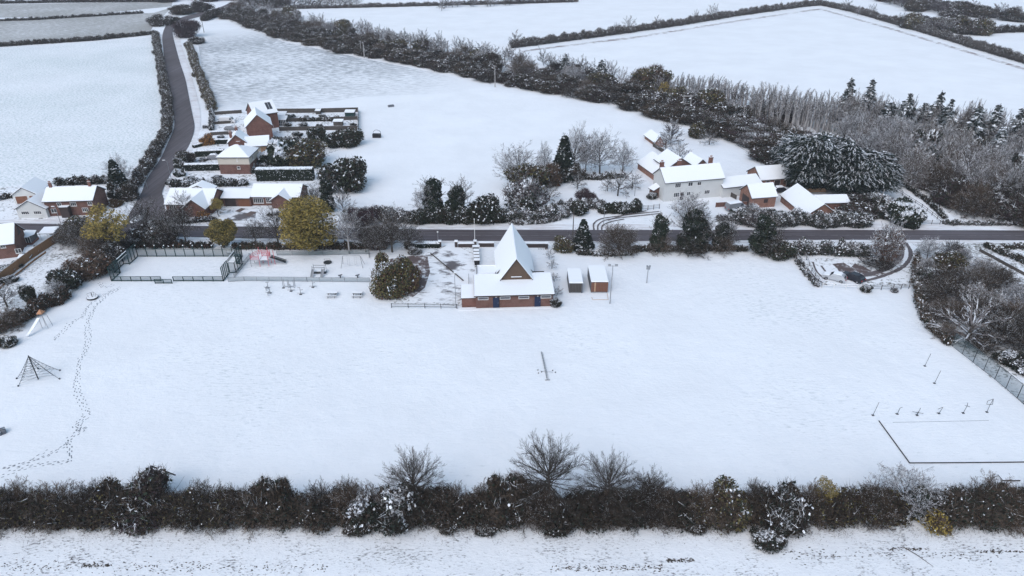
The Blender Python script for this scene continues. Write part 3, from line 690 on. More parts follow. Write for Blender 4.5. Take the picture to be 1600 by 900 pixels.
# ------------------------------------------------------------------ buildings
def sub(root, name, mb, mats, smooth=False): return mb.build(name, mats, root, smooth=smooth)
def prism_roof(mb, prof, y0, y1, th=0.16, sn=0.12):
    """prof: list of (x,z) along the slope; extruded along y; dark slab and snow blanket on top (slots 0,1)"""
    for (xa,za),(xb,zb) in zip(prof[:-1],prof[1:]):
        V=[(xa,y0,za-th),(xb,y0,zb-th),(xb,y1,zb-th),(xa,y1,za-th),(xa,y0,za),(xb,y0,zb),(xb,y1,zb),(xa,y1,za)]
        mb.add(V,[(0,3,2,1),(4,5,6,7),(0,1,5,4),(1,2,6,5),(2,3,7,6),(3,0,4,7)],0)
        e=0.04
        V=[(xa,y0+e,za+.004),(xb,y0+e,zb+.004),(xb,y1-e,zb+.004),(xa,y1-e,za+.004),(xa,y0+e,za+sn),(xb,y0+e,zb+sn),(xb,y1-e,zb+sn),(xa,y1-e,za+sn)]
        mb.add(V,[(4,5,6,7),(0,1,5,4),(1,2,6,5),(2,3,7,6),(3,0,4,7)],1)
def swapxy(mb): mb.v=[v[:,[1,0,2]] for v in mb.v]; mb.f=[f[:,::-1] for f in mb.f]
def window(root,x,z,w,h,side='front',depth=0,name='window',frame='white',bars=1,wdim=0):
    """opening frame proud of the wall with a pane; side: front (y=0) right (x=W) left (x=0)"""
    mf=MB(); t=0.07; d=0.05
    def B(mb,a0,z0,a1,z1,p0,p1,m=0):
        if side=='front': mb.box(a0,-p1,z0,a1,-p0,z1,m)
        elif side=='right': mb.box(wdim+p0,a0,z0,wdim+p1,a1,z1,m)
        else: mb.box(-p1,a0,z0,-p0,a1,z1,m)
    B(mf,x,z,x+t,z+h,.003,d); B(mf,x+w-t,z,x+w,z+h,.003,d); B(mf,x+t,z,x+w-t,z+t,.003,d); B(mf,x+t,z+h-t,x+w-t,z+h,.003,d)
    for i in range(bars):
        c=x+w*(i+1)/(bars+1); B(mf,c-.03,z+t,c+.03,z+h-t,.003,d-.01)
    B(mf,x-.05,z-.07,x+w+.05,z-.003,.003,d+.06)
    o=sub(root,name,mf,[frame]); o.location=(0,depth if side=='front' else 0,0)
    mp=MB(); B(mp,x+t,z+t,x+w-t,z+h-t,.004,.02); sub(o,'pane',mp,['glass'])
    return o
def door(root,x,w,h,mat='brown_door',depth=0,name='door',handle=True,fr='white'):
    m=MB(); m.box(x,-.06,0.05,x+w,-.003,h,0); 
    m.box(x-.07,-.05,0.05,x-.002,-.003,h+.07,1); m.box(x+w+.002,-.05,0.05,x+w+.07,-.003,h+.07,1); m.box(x,-.05,h+.002,x+w,-.003,h+.07,1)
    o=sub(root,name,m,[mat,fr]); o.location=(0,depth,0)
    if handle:
        k=MB(); k.box(x+w-.14,-.11,1.0,x+w-.06,-.061,1.08); sub(o,'handle',k,['steel'])
    return o
def chimney(root,roof,x,y,z0,z1,s=0.6,mat='brick_dark',pots=2):
    m=MB(); m.box(x-s/2,y-s/3,z0,x+s/2,y+s/3,z1,0); m.box(x-s/2-.06,y-s/3-.06,z1+.002,x+s/2+.06,y+s/3+.06,z1+.12,0,2)
    for i in range(pots):
        cx=x+(i-(pots-1)/2)*0.3; m.tube([[cx,y,z1+.1],[cx,y,z1+.5]],[.12,.1],8,1)
    o=sub(roof,'chimney',m,[mat,'brick_orange','snow'])
    return o
def house(name,label,FL,FR,depth,eave,ridge,axis='x',wall='brick',roofmat='tile',over=0.35,world=False,cat='house',upper=None,hipfrac=0.5,chim=(),wins=(),doors=(),ridge_off=0.5,W=None,skirt=True):
    a=np.array(FL if world else G(*FL)); b=np.array(FR if world else G(*FR)); w=np.linalg.norm(b-a) if W is None else W; ang=math.atan2(b[1]-a[1],b[0]-a[0])
    root=empty(name,(a[0],a[1]),ang,label,cat)
    wb=MB()
    if axis=='x':
        rd=depth*ridge_off
        V=[(0,0,0),(w,0,0),(w,depth,0),(0,depth,0),(0,0,eave),(w,0,eave),(w,depth,eave),(0,depth,eave),(0,rd,ridge-.12),(w,rd,ridge-.12)]
        wb.add(V,[(0,1,5,4),(2,3,7,6)]); wb.poly([V[1],V[2],V[6],V[9],V[5]]); wb.poly([V[3],V[0],V[4],V[8],V[7]])
    elif axis=='y':
        V=[(0,0,0),(w,0,0),(w,depth,0),(0,depth,0),(0,0,eave),(w,0,eave),(w,depth,eave),(0,depth,eave),(w/2,0,ridge-.12),(w/2,depth,ridge-.12)]
        wb.add(V,[(1,2,6,5),(3,0,4,7)]); wb.poly([V[0],V[1],V[5],V[8],V[4]]); wb.poly([V[2],V[3],V[7],V[9],V[6]])
    else:
        wb.box(0,0,0,w,depth,eave,0)
    sub(root,'wall',wb,[wall])
    if upper:   # a band of another finish on the upper storey, slightly proud
        ub=MB(); z=upper[1]; e=.03; ub.box(-e,-e,z,w+e,-.002,eave-.02); ub.box(w+.002,0,z,w+e,depth,eave-.02); ub.box(-e,0,z,-.002,depth,eave-.02)
        if axis=='y': ub.add([(0,-e,eave-.02),(w,-e,eave-.02),(w/2,-e,ridge-.2),(0,-.002,eave-.02),(w,-.002,eave-.02),(w/2,-.002,ridge-.2)],[(0,1,2)])
        sub(root,'upper_wall',ub,[upper[0]])
    rb=MB()
    if axis in('x','y'):
        span=depth if axis=='x' else w; ln=w if axis=='x' else depth
        rd=span*(ridge_off if axis=='x' else .5); s1=(ridge-eave)/rd; s2=(ridge-eave)/(span-rd)
        prism_roof(rb,[(-over,eave-over*s1*0.9),(rd,ridge),(span+over,eave-over*s2*0.9)],-over*.7,ln+over*.7)
        if axis=='x': swapxy(rb)
    else:
        o_=over; e=eave; c=depth/2; hx=min(w*hipfrac,depth/2); 
        for dz,m_,ins in ((0,0,0),(0.12,1,0.06)):
            V=[(-o_+ins,-o_+ins,e+dz),(w+o_-ins,-o_+ins,e+dz),(w+o_-ins,depth+o_-ins,e+dz),(-o_+ins,depth+o_-ins,e+dz),(hx,c,ridge+dz),(w-hx+.01,c,ridge+dz)]
            lo=[(x,y,z-.14) for x,y,z in V[:4]]
            rb.add(V+lo,[(0,1,5,4),(2,3,4,5)],m_); rb.add(V+lo,[(1,2,5),(3,0,4)],m_); rb.add(V+lo,[(0,6,7,1),(1,7,8,2),(2,8,9,3),(3,9,6,0)],m_)
        rb.add([(-o_,-o_,e-.13),(w+o_,-o_,e-.13),(w+o_,depth+o_,e-.13),(-o_,depth+o_,e-.13)],[(3,2,1,0)],0)
    roof=sub(root,'roof',rb,[roofmat,'roof_snow'])
    for c in chim: chimney(root,roof,*c)
    for c in wins: window(root,*c[:4],**(c[4] if len(c)>4 else {}))
    for c in doors: door(root,*c[:3],**(c[3] if len(c)>3 else {}))
    root['w']=float(w); del root['w']
    return root

# --- pavilion
def pavilion():
    a=G(744,482); b=G(863,478.7); ang=math.atan2(b[1]-a[1],b[0]-a[0]); W=13.5
    root=empty('sports_pavilion',a,ang,'red brick pavilion with steep snowy gabled hall roof and blue doors','pavilion')
    D=6.2; e=2.72
    m=MB(); m.box(0,0,0,W,D,e,0); m.box(0.3,D+.003,0,3.6,11.0,2.6,0); m.box(10.5,D+.003,0,12.6,7.6,2.6,0)
    hc=7.35; hw=2.95
    m.box(hc-hw-.35,D+.006,0,hc+hw+.35,18.0,2.7,0); sub(root,'wall',m,['brick'])
    # front lean-to roof
    r=MB(); prism_roof(r,[(-.35,e-.02),(D+.15,3.35)],-.3,W+.35,0.16,.14); swapxy(r); fr=sub(root,'front_roof',r,['fascia','roof_snow'])
    # steep hall roof, prow at the far end; front gable sits on the lean-to
    rz=7.55; zl=2.45; hb=(rz-zl)/1.414
    r=MB(); y0=4.3; 
    f=[(hc-hb,7.6,zl),(hc,y0-.35,rz),(hc+hb,7.6,zl)]
    for sgn in (-1,1):
        for dz,mt in ((0,0),(.14,1)):
            z4=3.35; xb=(rz-z4)/1.414
            P=[(hc+sgn*xb,y0-.35,z4+dz),(hc,y0-.35,rz+dz),(hc-sgn*0,19.6,rz+dz),(hc+sgn*hb,17.6,zl+dz),(hc+sgn*hb,6.3,zl+dz),(hc+sgn*xb,6.3,z4+dz)]
            if sgn>0: P=P[::-1]
            r.poly(P,mt)
            # edges
            Q=P+[P[0]]
            for p,q in zip(Q[:-1],Q[1:]):
                lo=.16 if mt==0 else .13
                r.add([(p[0],p[1],p[2]-lo),(q[0],q[1],q[2]-lo),q,p],[(0,1,2,3)],mt)
            if mt==0: r.poly([(p[0],p[1],p[2]-.16) for p in P[::-1]],0)
    hr=sub(root,'hall_roof',r,['fascia','roof_snow'])
    c=MB(); c.box(hc-.09,y0-.3,rz+.1,hc+.09,19.4,rz+.22,0); sub(hr,'ridge_capping',c,['snow'])
    g=MB(); xb=(rz-3.35-.25)/1.414; g.add([(hc-xb,y0,3.2),(hc+xb,y0,3.2),(hc,y0,rz-.3),(hc-xb,y0+.1,3.2),(hc+xb,y0+.1,3.2),(hc,y0+.1,rz-.3)],[(0,1,2),(3,5,4)]); gb=sub(root,'gable',g,['timber'])
    g=MB(); g.box(hc-.95,y0-.12,3.82,hc+.95,y0-.004,3.93); sub(gb,'snow_ledge',g,['snow'])
    g=MB(); g.add([(hc-hb+.2,17.9,2.6),(hc+hb-.2,17.9,2.6),(hc,18.6,rz-.3)],[(1,0,2)]); sub(root,'rear_gable',g,['timber'])
    for s in (-1,1):   # small louvred side gablets
        g=MB(); x=hc+s*(hb-.1); g.add([(x,6.6,2.75),(x,7.9,2.75),(x-s*.75,7.25,3.9),(x+s*.25,6.6,2.75),(x+s*.25,7.9,2.75),(x-s*.05,7.25,3.7)],[(0,1,2),(3,4,5)]); sub(hr,'gablet',g,['fascia'])
    # flat roofs with parapets either side
    g=MB(); g.box(0.25,D+.2,2.61,4.0,11.05,2.78,0); 
    for y in (D+.3,7.6,10.9): g.box(0.25,y,2.79,3.9,y+.12,2.98,0)
    g.box(0.2,D+.3,2.79,.3,10.9,3.0,1); sub(root,'flat_roof',g,['snow','fascia'])
    g=MB(); g.box(10.4,D+.2,2.61,12.7,7.7,2.9,0); g.box(10.4,7.72,2.6,12.72,7.8,3.05,1); sub(root,'flat_roof',g,['snow','fascia'])
    # annex
    g=MB(); g.box(-2.5,0.5,0,-.003,4.2,1.95,0); an=sub(root,'annex',g,['brick_dark'])
    g=MB(); prism_roof(g,[(.3,1.98),(4.3,2.5)],-2.65,-.01,.12,.13); swapxy(g); sub(an,'annex_roof',g,['fascia','roof_snow'])
    for x in (3.05,10.4):
        d_=door(root,x,.95,2.05,'blue',handle=True,fr='blue')
        g=MB(); g.box(x+.38,-.12,2.14,x+.58,-.004,2.28); sub(root,'wall_lamp',g,['lamp_glass'])
    for x in (.35,4.2,7.5,11.4):
        g=MB(); w=1.85
        for (p,q,r_,s_) in ((0,1.72,w,1.80),(0,2.20,w,2.28),(0,1.80,.08,2.20),(w-.08,1.80,w,2.20)): g.box(x+p,-.06,q,x+r_,-.003,s_)
        o=sub(root,'window',g,['white']); g=MB()
        for i in range(6): g.box(x+.08+i*.29,-.035,1.82,x+.08+i*.29+.24,-.004,2.18)
        sub(o,'louvre_pane',g,['slate'])
    g=MB()
    for x in (4.35,): g.tube([[x-.25,-.06,0],[x-.25,-.06,2.4]],.05,6)
    g.tube([[W+.06,-.06,0],[W+.06,-.06,2.4]],.05,6); sub(root,'downpipe',g,['fascia'])
    g=MB(); g.box(-.35,-.46,e-.19,W+.4,-.36,e-.07); sub(root,'gutter',g,['fascia'])
    g=MB(); g.box(-3.2,-.7,0,-.3,.3,.06); g.box(-.3,-.6,0,W+.2,-.01,.05); sub(root,'doorstep',g,['snow'])
    return root,a,ang
pav,pa,pang=pavilion()
def pl(x,y):  # pavilion-local to world
    return (pa[0]+x*math.cos(pang)-y*math.sin(pang), pa[1]+x*math.sin(pang)+y*math.cos(pang))

# --- houses, left
house('bungalow','white rendered bungalow with two dark windows in its front gable','' or (30.3,341.8),(75.8,340.8),9.5,2.5,4.4,'y','white_render',wins=((.9,1.0,1.7,.8,dict(bars=3)),(3.6,1.0,1.7,.8,dict(bars=3))),world=False,
   doors=())
r_=house('double_garage','white double garage with two brown doors behind the white bungalow',(24,319),(61,317),7,2.4,4.1,'y','white_render',cat='garage')
door(r_,.5,2.6,1.9,'brown_door',name='garage_door'); door(r_,3.6,2.4,1.9,'brown_door',name='garage_door')
r_=house('cottage','long red brick cottage with two chimneys and snow-covered roof',(76,338.5),(152,336),6.5,3.9,5.9,'x','brick',chim=((0.8,3.2,5.5,6.9),(9.4,3.2,5.5,6.9)),
   wins=((1.0,.9,1.2,1.0,dict(bars=1)),(5.6,2.4,1.3,.9,dict(bars=2)),(2.7,2.5,1.0,.8,dict(bars=1)),(7.8,.9,1.3,1.0,dict(bars=2)),(9.4,2.5,1.0,.8)),doors=((4.1,1.0,2.0,dict(mat='fascia')),))
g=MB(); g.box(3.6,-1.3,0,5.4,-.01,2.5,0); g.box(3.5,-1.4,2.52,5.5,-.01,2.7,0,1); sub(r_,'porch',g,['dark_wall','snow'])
r_=house('house','red brick house at the left edge beside the conservatory',(-55,412),(30,402),6.5,3.4,6.2,'x','brick',wins=((9.2,.9,1.1,1.0),(7.0,2.4,.9,.8)))
g=MB(); g.add([(9.5,3.2,3.4),(9.5,5.2,3.4),(9.5,4.2,5.2),(6.5,4.2,5.2)],[(0,1,2)]); sub(r_,'gablet',g,['fascia'])
r_=empty('conservatory',G(24,384.5),0.12,'white-roofed conservatory with dark glazing beside the brick house','conservatory')
g=MB(); g.box(0,0,0,3.4,3,.6,0); sub(r_,'wall',g,['brick_dark'])
g=MB()
for i in range(8): g.box(i*.47,-.04,.6,i*.47+.07,.02,1.9)
g.box(0,-.04,1.85,3.4,.02,1.95); f_=sub(r_,'window_frame',g,['white']); g=MB(); g.box(.02,.025,.6,3.38,2.9,1.88); sub(f_,'pane',g,['glass'])
g=MB(); g.add([(-.2,-.2,1.97),(3.0,-.3,1.97),(3.8,1.2,1.97),(3.4,3.1,2.1),(-.2,3.1,2.1),(1.4,2.2,2.7)],[(0,1,5),(1,2,5),(2,3,5),(3,4,5),(4,0,5)]); g.poly([(-.2,3.1,2.09),(3.4,3.1,2.09),(3.8,1.2,1.96),(3.0,-.3,1.96),(-.2,-.2,1.96)]); sub(r_,'roof',g,['roof_snow'])
def shelter(label,px,py,w,d,h,rz=0,name='garden_shelter',posts=True,wall=None,cat='shelter'):
    r=empty(name,G(px,py),rz,label,cat)
    g=MB()
    if wall: g.box(.05,.05,0,w-.05,d-.05,h,0)
    else:
        for x in (0,w-.1):
            for y in (0,d-.1): g.box(x,y,0,x+.1,y+.1,h,0)
    sub(r,'wall' if wall else 'frame',g,[wall or 'white'])
    g=MB(); prism_roof(g,[(-.15,h+.05),(d+.15,h+.35)],-.15,w+.15,.08,.1); swapxy(g); sub(r,'roof',g,['fascia','snow']); return r
shelter('open-fronted white garden shelter by the wooden fence',65,377,2.9,2.6,1.7,0.1)
shelter('low snow-topped greenhouse lying beside the wooden fence',38,399.5,2.7,1.7,.6,0.3,'cold_frame',cat='cold frame',wall='slate')
shelter('small snow-covered shed roof in the lower left garden',29,407.5,2.3,1.0,.5,0.1,'cold_frame',cat='cold frame',wall='slate')
def board_fence(label,path,h,mat='fence_wood',post='fence_wood',step=1.8,name='wooden_fence',cat='fence',snow=True,group=None,rails=False):
    P=[np.array(G(*p)) for p in path]; o0=P[0]
    r=empty(name,tuple(o0),0,label,cat,group); pb=MB(); qb=MB()
    for a,b in zip(P[:-1],P[1:]):
        L=np.linalg.norm(b-a); d=(b-a)/L; n=np.array([-d[1],d[0]]); k=max(1,int(L/step))
        A=a-o0
        def quadbox(mb,s0,s1,n0,n1,z0,z1,m,top=None):
            c=[A+d*s0+n*n0,A+d*s1+n*n0,A+d*s1+n*n1,A+d*s0+n*n1]
            V=[(*x,z0) for x in c]+[(*x,z1) for x in c]
            mb.add(V,[(0,3,2,1),(4,5,6,7),(0,1,5,4),(1,2,6,5),(2,3,7,6),(3,0,4,7)],[m,m if top is None else top]+[m]*4)
        for i in range(k+1):
            s=L*i/k; quadbox(qb,s-.05,s+.05,-.05,.05,0,h+.06,0,1)
        if rails:
            for z in rails: quadbox(pb,0,L,-.02,.02,z-.05,z+.05,0,1)
        else: quadbox(pb,0,L,-.02,.02,.05,h,0,1 if snow else 0)
    sub(r,'rail' if rails else 'panel',pb,[mat,'snow'])
    for v,f,m_ in zip(qb.v,qb.f,qb.m):
        q=MB(); q.add(v,f-f.min(),m_); sub(r,'post',q,[post,'snow'])
    return r
board_fence('tall orange-brown wooden garden fence running down to the left edge',[(-20,460),(2,442),(50,405),(98,373)],1.9)
board_fence('low second line of orange boards along the foot of the tall garden fence',[(-16,468),(6,447),(55,408),(72,396)],0.5)
# --- houses along the side road
r_=house('bungalow','L-shaped brick bungalow with wide snowy roof nearest the road junction',(262,333),(333,334),8.0,2.4,4.6,'x','brick_dark')
g=MB(); prism_roof(g,[(4.8,2.1),(7.6,4.4),(10.4,2.1)],-2.6,4.2); sub(r_,'wing_roof',g,['tile','roof_snow'])
g=MB(); g.add([(5.1,-2.2,0),(10.1,-2.2,0),(10.1,0,0),(5.1,0,0),(5.1,-2.2,2.25),(10.1,-2.2,2.25),(10.1,0,2.25),(5.1,0,2.25),(7.6,-2.2,4.15)],[(0,1,5,4),(1,2,6,5),(3,0,4,7)]); g.add([(5.1,-2.2,2.25),(10.1,-2.2,2.25),(7.6,-2.2,4.15)],[(0,1,2)]); sub(r_,'wing_wall',g,['brick'])
g=MB(); prism_roof(g,[(3.0,3.9),(6.2,5.3),(9.4,3.9)],4.0,7.5); sub(r_,'rear_roof',g,['tile','roof_snow'])
window(r_,.8,.9,1.5,1.1,bars=2)
r_=house('bungalow','long brick bungalow with double garage and white framed bay windows',(395,321.5),(470,322),6.5,2.5,4.3,'x','brick')
g=MB(); prism_roof(g,[(5.0,2.1),(7.4,3.7),(9.8,2.1)],-2.2,3.2); sub(r_,'wing_roof',g,['tile','roof_snow'])
g=MB(); g.add([(5.3,-1.8,0),(9.5,-1.8,0),(9.5,0,0),(5.3,0,0),(5.3,-1.8,2.25),(9.5,-1.8,2.25),(9.5,0,2.25),(5.3,0,2.25)],[(0,1,5,4),(1,2,6,5),(3,0,4,7)]); g.add([(5.3,-1.8,2.25),(9.5,-1.8,2.25),(7.4,-1.8,3.5)],[(0,1,2)]); sub(r_,'wing_wall',g,['brick'])
window(r_,.4,.7,2.4,1.3,bars=4); window(r_,3.4,.8,1.4,1.2,bars=2)
g=MB(); g.box(-6.6,-.6,0,-.01,5.2,2.3,0); ga=sub(r_,'garage',g,['brick'])
g=MB(); prism_roof(g,[(-1.0,2.25),(2.6,3.3),(5.8,2.3)],-7.0,-.02); swapxy(g); sub(ga,'garage_roof',g,['tile','roof_snow'])
for x in (-6.2,-3.0):
    g=MB(); g.box(x,-.66,.05,x+2.6,-.61,2.0); sub(ga,'garage_door',g,['fascia' if x<-5 else 'brown_door'])
house('house','square two-storey house, brick below and cream above, under a hipped roof',(345,272.5),(393,272.5),7.6,4.7,6.9,'hip','brick',upper=('render',2.75),chim=((4.6,4.2,6.4,7.6,.9,'brick_dark',3),),
   wins=((4.7,1.5,.8,.7,dict(bars=0)),(4.9,3.5,.35,.9,dict(bars=0)),(2.2,.8,.9,1.3,dict(side='right',wdim=8.26)),(2.2,3.2,.9,1.1,dict(side='right',wdim=8.26))))
r_=house('house','brick house with cream side wing and chimney behind the hipped house',(362,252),(389,250),6.2,5.3,7.4,'y','brick_dark',chim=((1.0,0.6,6.4,8.0,.7,'brick_dark',2),(2.2,4.5,6.8,8.2,.7,'brick_dark',2)),wins=((.8,3.2,.7,.9,dict(side='right',wdim=4.5)),))
wg=MB(); wg.box(4.55,-1.0,0,10.6,4.5,4.2,0); w_=sub(r_,'wing',wg,['render']); g=MB(); g.box(8.4,-1.05,.0,10.65,-1.003,4.1); sub(w_,'wing_panel',g,['pale_wood'])
g=MB(); g.box(7.4,-1.07,1.3,8.2,-1.02,2.2); sub(w_,'window',g,['glass'])
g=MB(); prism_roof(g,[(-1.4,4.1),(2.2,6.0),(5.2,4.3)],4.2,10.9); swapxy(g); sub(w_,'wing_roof',g,['tile','roof_snow'])
r_=house('house','tall dark brick gabled house in the middle of the roadside group',(389,224),(428,220),9.0,5.0,8.3,'y','brick_dark',wins=((1.5,3.3,.9,1.0,dict(side='right',wdim=7.8)),))
r_=house('house','farthest house of the roadside group with solar panels on its roof',(402,205),(437,199),7.5,5.2,8.2,'x','brick_dark',chim=())
g=MB(); 
for x in (4.6,5.5): 
    s=(8.2-5.2)/3.75; z=lambda y: 5.2+s*y+.2
    g.add([(x,.8,z(.8)),(x+.8,.8,z(.8)),(x+.8,2.9,z(2.9)),(x,2.9,z(2.9)),(x,.8,z(.8)-.06),(x+.8,.8,z(.8)-.06),(x+.8,2.9,z(2.9)-.06),(x,2.9,z(2.9)-.06)],[(0,1,2,3),(4,5,1,0),(5,6,2,1),(7,4,0,3)])
sub(r_,'solar_panel',g,['glass'])
for (px,py,lb) in ((431,197,'white-framed lean-to conservatory with flat snowy roof behind the gabled house'),(430,190,'second snow-roofed lean-to beyond the conservatory')):
    r=empty('conservatory',G(px,py),0.05,lb,'conservatory'); g=MB(); g.box(0,0,0,3.4,2.6,2.0,0); b_=sub(r,'pane',g,['glass']); g=MB()
    for i in range(7): g.box(i*.55,-.06,0,i*.55+.09,-.003,2.0)
    g.box(0,-.06,.8,3.4,-.055,.86); sub(r,'window_frame',g,['white']); g=MB(); prism_roof(g,[(-.2,2.05),(2.8,2.6)],-.15,3.6,.08,.1); swapxy(g); sub(r,'roof',g,['white','snow'])
shelter('dark garden shed with snowy roof in the back gardens',521,197,3.0,1.8,1.4,0,'garden_shed',wall='old_wood',cat='shed')
shelter('green garden shed in the far corner of the back gardens',539,183,3.2,2.4,1.5,0,'garden_shed',wall='green_steel',cat='shed')
shelter('small brown shed against the far garden fence',493,179,1.7,1.5,1.2,0,'garden_shed',wall='old_wood',cat='shed')
board_fence('dark fence closing off the far side of the back gardens',[(432,177),(500,176.5),(560,175)],1.6,'old_wood','old_wood')
board_fence('dark garden fence between the two farther back gardens',[(436,191),(500,189.5),(559,187.5)],1.3,'old_wood','old_wood')
board_fence('grey-brown garden fence along the nearer back garden',[(437,205),(500,204),(560,203)],1.4,'old_wood','old_wood')
board_fence('dark fence at the end of the back gardens facing the paddock',[(560,175),(560,203),(557,222)],1.6,'old_wood','old_wood')
board_fence('dark front garden fence farthest up the side road',[(336,180),(348,179),(378,177)],1.2,'old_wood','old_wood')
board_fence('low timber fence in the front garden with the snowy car',[(330,212),(363,210)],1.1,'old_wood','old_wood')
board_fence('timber fence in the front garden next to the van',[(333,195),(363,193)],1.0,'old_wood','old_wood')

# --- farm
r_=house('farmhouse','white rendered farmhouse with three brick chimneys and long snowy roof',(1036.3,315.2),(1126.5,306.8),6.6,5.0,7.4,'x','white_render',
   wins=((2.6,3.3,1.5,1.15,dict(bars=2)),(2.5,.9,1.5,1.15,dict(bars=2)),(6.0,3.4,1.2,1.0),(8.4,3.4,1.0,.9),(10.6,1.0,1.4,1.0,dict(bars=2)),(5.9,1.0,1.0,1.0)),
   chim=((0.5,3.9,7.0,8.6,.9,'brick_dark',2),(5.0,3.9,7.0,8.6,.9,'brick_dark',2),(13.3,3.9,6.8,8.8,.9,'brick_dark',2)),doors=((4.2,.95,2.0,dict(mat='fascia')),))
house('outbuilding','small red brick lean-to on the left end of the white farmhouse',(1014,306),(1021,310),4.0,2.2,3.0,'x','brick',world=False,cat='outbuilding')
g=MB()
r2=house('barn','long brick barn with one broad snowy roof slope, up left of the farmhouse',(996,263.5),(1027,286),8.0,1.9,4.4,'x','brick_orange',cat='barn')
house('farm_range','snow-roofed rear range of the farmhouse with two gables',(1042,286),(1078,282),7.5,4.2,6.4,'y','brick',cat='outbuilding')
house('farm_range','narrow rear gable standing behind the farmhouse chimney',(1080,284),(1106,281),6.0,3.6,5.8,'y','brick',cat='outbuilding')
house('outbuilding','low white side building with small window right of the farmhouse',(1128,309),(1187,302),6.2,2.7,4.0,'x','white_render',cat='outbuilding',wins=((6.3,1.1,1.2,.8,dict(bars=1)),))
r_=house('barn','red brick stable range with dark doorways behind the farmyard',(1186,296),(1247,291),6.5,2.7,4.9,'x','brick_orange',cat='barn')
for x,w_ in ((3.9,1.6),(7.4,1.2),(1.6,1.0)): door(r_,x,w_,2.1,'fascia',handle=False)
r_=house('barn','small orange brick barn with its gable beside the parked snowy van',(1172,326),(1210,323),5.5,2.9,5.0,'x','brick_orange',cat='barn')
g=MB(); g.add([(-.05,1.0,0),(-.05,4.2,0),(-.05,4.2,2.3),(-.05,1.0,2.3)],[(0,3,2,1)]); sub(r_,'cart_opening',g,['fascia'])
g=MB(); g.box(3.2,-.05,1.2,4.2,-.004,2.1); sub(r_,'shutter',g,['fascia'])
house('barn','barn with broad sloping snow roof at the front of the farmyard',(1219,315),(1258,348),7.0,1.9,4.4,'x','brick_orange',cat='barn',ridge_off=0.5)
house('barn','low long outbuilding with flat-looking snow roof at the right of the farm',(1276,328),(1324,327),4.5,1.9,2.8,'x','brick_dark',cat='outbuilding')
board_fence('low brick garden wall in front of the farmhouse yard',[(1118,324),(1150,322),(1168,322)],1.2,'brick','brick',name='garden_wall',cat='wall')
board_fence('dark timber gate and railings between farmhouse and side building',[(1127,300),(1150,312)],1.2,'old_wood','old_wood')
board_fence('snow-edged boundary fence behind the farm leading to the track',[(1252,301),(1290,300)],1.0,'pale_wood','pale_wood')
r_=house('stable','small orange brick field stable with snowy roof beyond the farm',(1024,229),(1036,229.5),4.5,1.5,3.2,'y','brick_orange',cat='stable')
r_=house('stable','low brick stable wing joined on the paddock side of the field stable',(1007,216.5),(1022,227.5),4.0,1.3,2.6,'x','brick_orange',cat='stable')

# --- containers
def container(label,px,py,w,d,h,rz,cladding,doormat,front):
    r=empty('storage_container',G(px,py),rz,label,'container')
    g=MB(); g.box(0,0,.12,w,d,h,0)
    for i in range(int(d/.3)): g.box(-.03,i*.3+.05,.2,-.002,i*.3+.2,h-.1,0)
    for x in (.05,w-.25): g.box(x,.1,0,x+.2,d-.1,.119,0)
    sub(r,'body',g,[cladding]); g=MB()
    for i in range(int(w/.28)): g.box(i*.28+.04,-.05,.25,i*.28+.27,-.003,h-.12,1 if (front and i==2) else 0)
    sub(r,'door',g,[doormat,front or doormat]); g=MB()
    g.add([(-.05,-.06,h+.003),(w+.05,-.06,h+.003),(w+.05,d+.05,h+.003),(-.05,d+.05,h+.003),(.0,0,h+.14),(w,0,h+.14),(w,d,h+.14),(0,d,h+.14)],[(4,5,6,7),(0,1,5,4),(1,2,6,5),(2,3,7,6),(3,0,4,7)]); sub(r,'snow_cap',g,['snow']); return r
c1=container('narrow grey-green storage container with stacked mossy logs at its front end',889,458,2.5,5.6,2.1,0.0,'slate','old_wood',None)
c2=container('red-brown storage container with plank doors and snowy top, beside the floodlight',923,457.5,3.1,6.4,2.3,0.0,'slate','brown_door','pale_wood')
g=MB(); P=[(0,-1.7),(.1,-2.6),(2.9,-2.6),(3.0,-.2)]
for a,b in zip(P[:-1],P[1:]): g.tube([[*a,.05],[*b,.05]],.035,4)
sub(c2,'ramp_edge',g,['pale_wood'])

# ------------------------------------------------------------------ street and sports furniture
def pole(name,label,px,py,h,r=.07,mat='steel',extra=None,cat=None,lean=(0,0),group=None):
    o=empty(name,G(px,py),0,label,cat or name.replace('_',' '),group); g=MB(); g.tube([[0,0,0],[lean[0]*.5,lean[1]*.5,h/2],[lean[0],lean[1],h]],[r*1.25,r,r*.75],8); sub(o,'pole',g,[mat])
    if extra: extra(o,h)
    return o
def lantern(o,h):
    g=MB(); g.tube([[0,0,h],[0,0,h+.12],[0,0,h+.3],[0,0,h+.36]],[.09,.17,.17,.04],8); sub(o,'lamp_head',g,['lamp_glass'])
def arm_lamp(dx,dy=0):
    def f(o,h):
        g=MB(); g.tube([[0,0,h-.1],[dx*.5,dy*.5,h+.25],[dx,dy,h+.3]],.045,6); sub(o,'arm',g,['steel']); g=MB(); g.box(dx-.3,dy-.13,h+.24,dx+.35,dy+.13,h+.36,0,1); sub(o,'lamp_head',g,['lamp_glass','snow'])
    return f
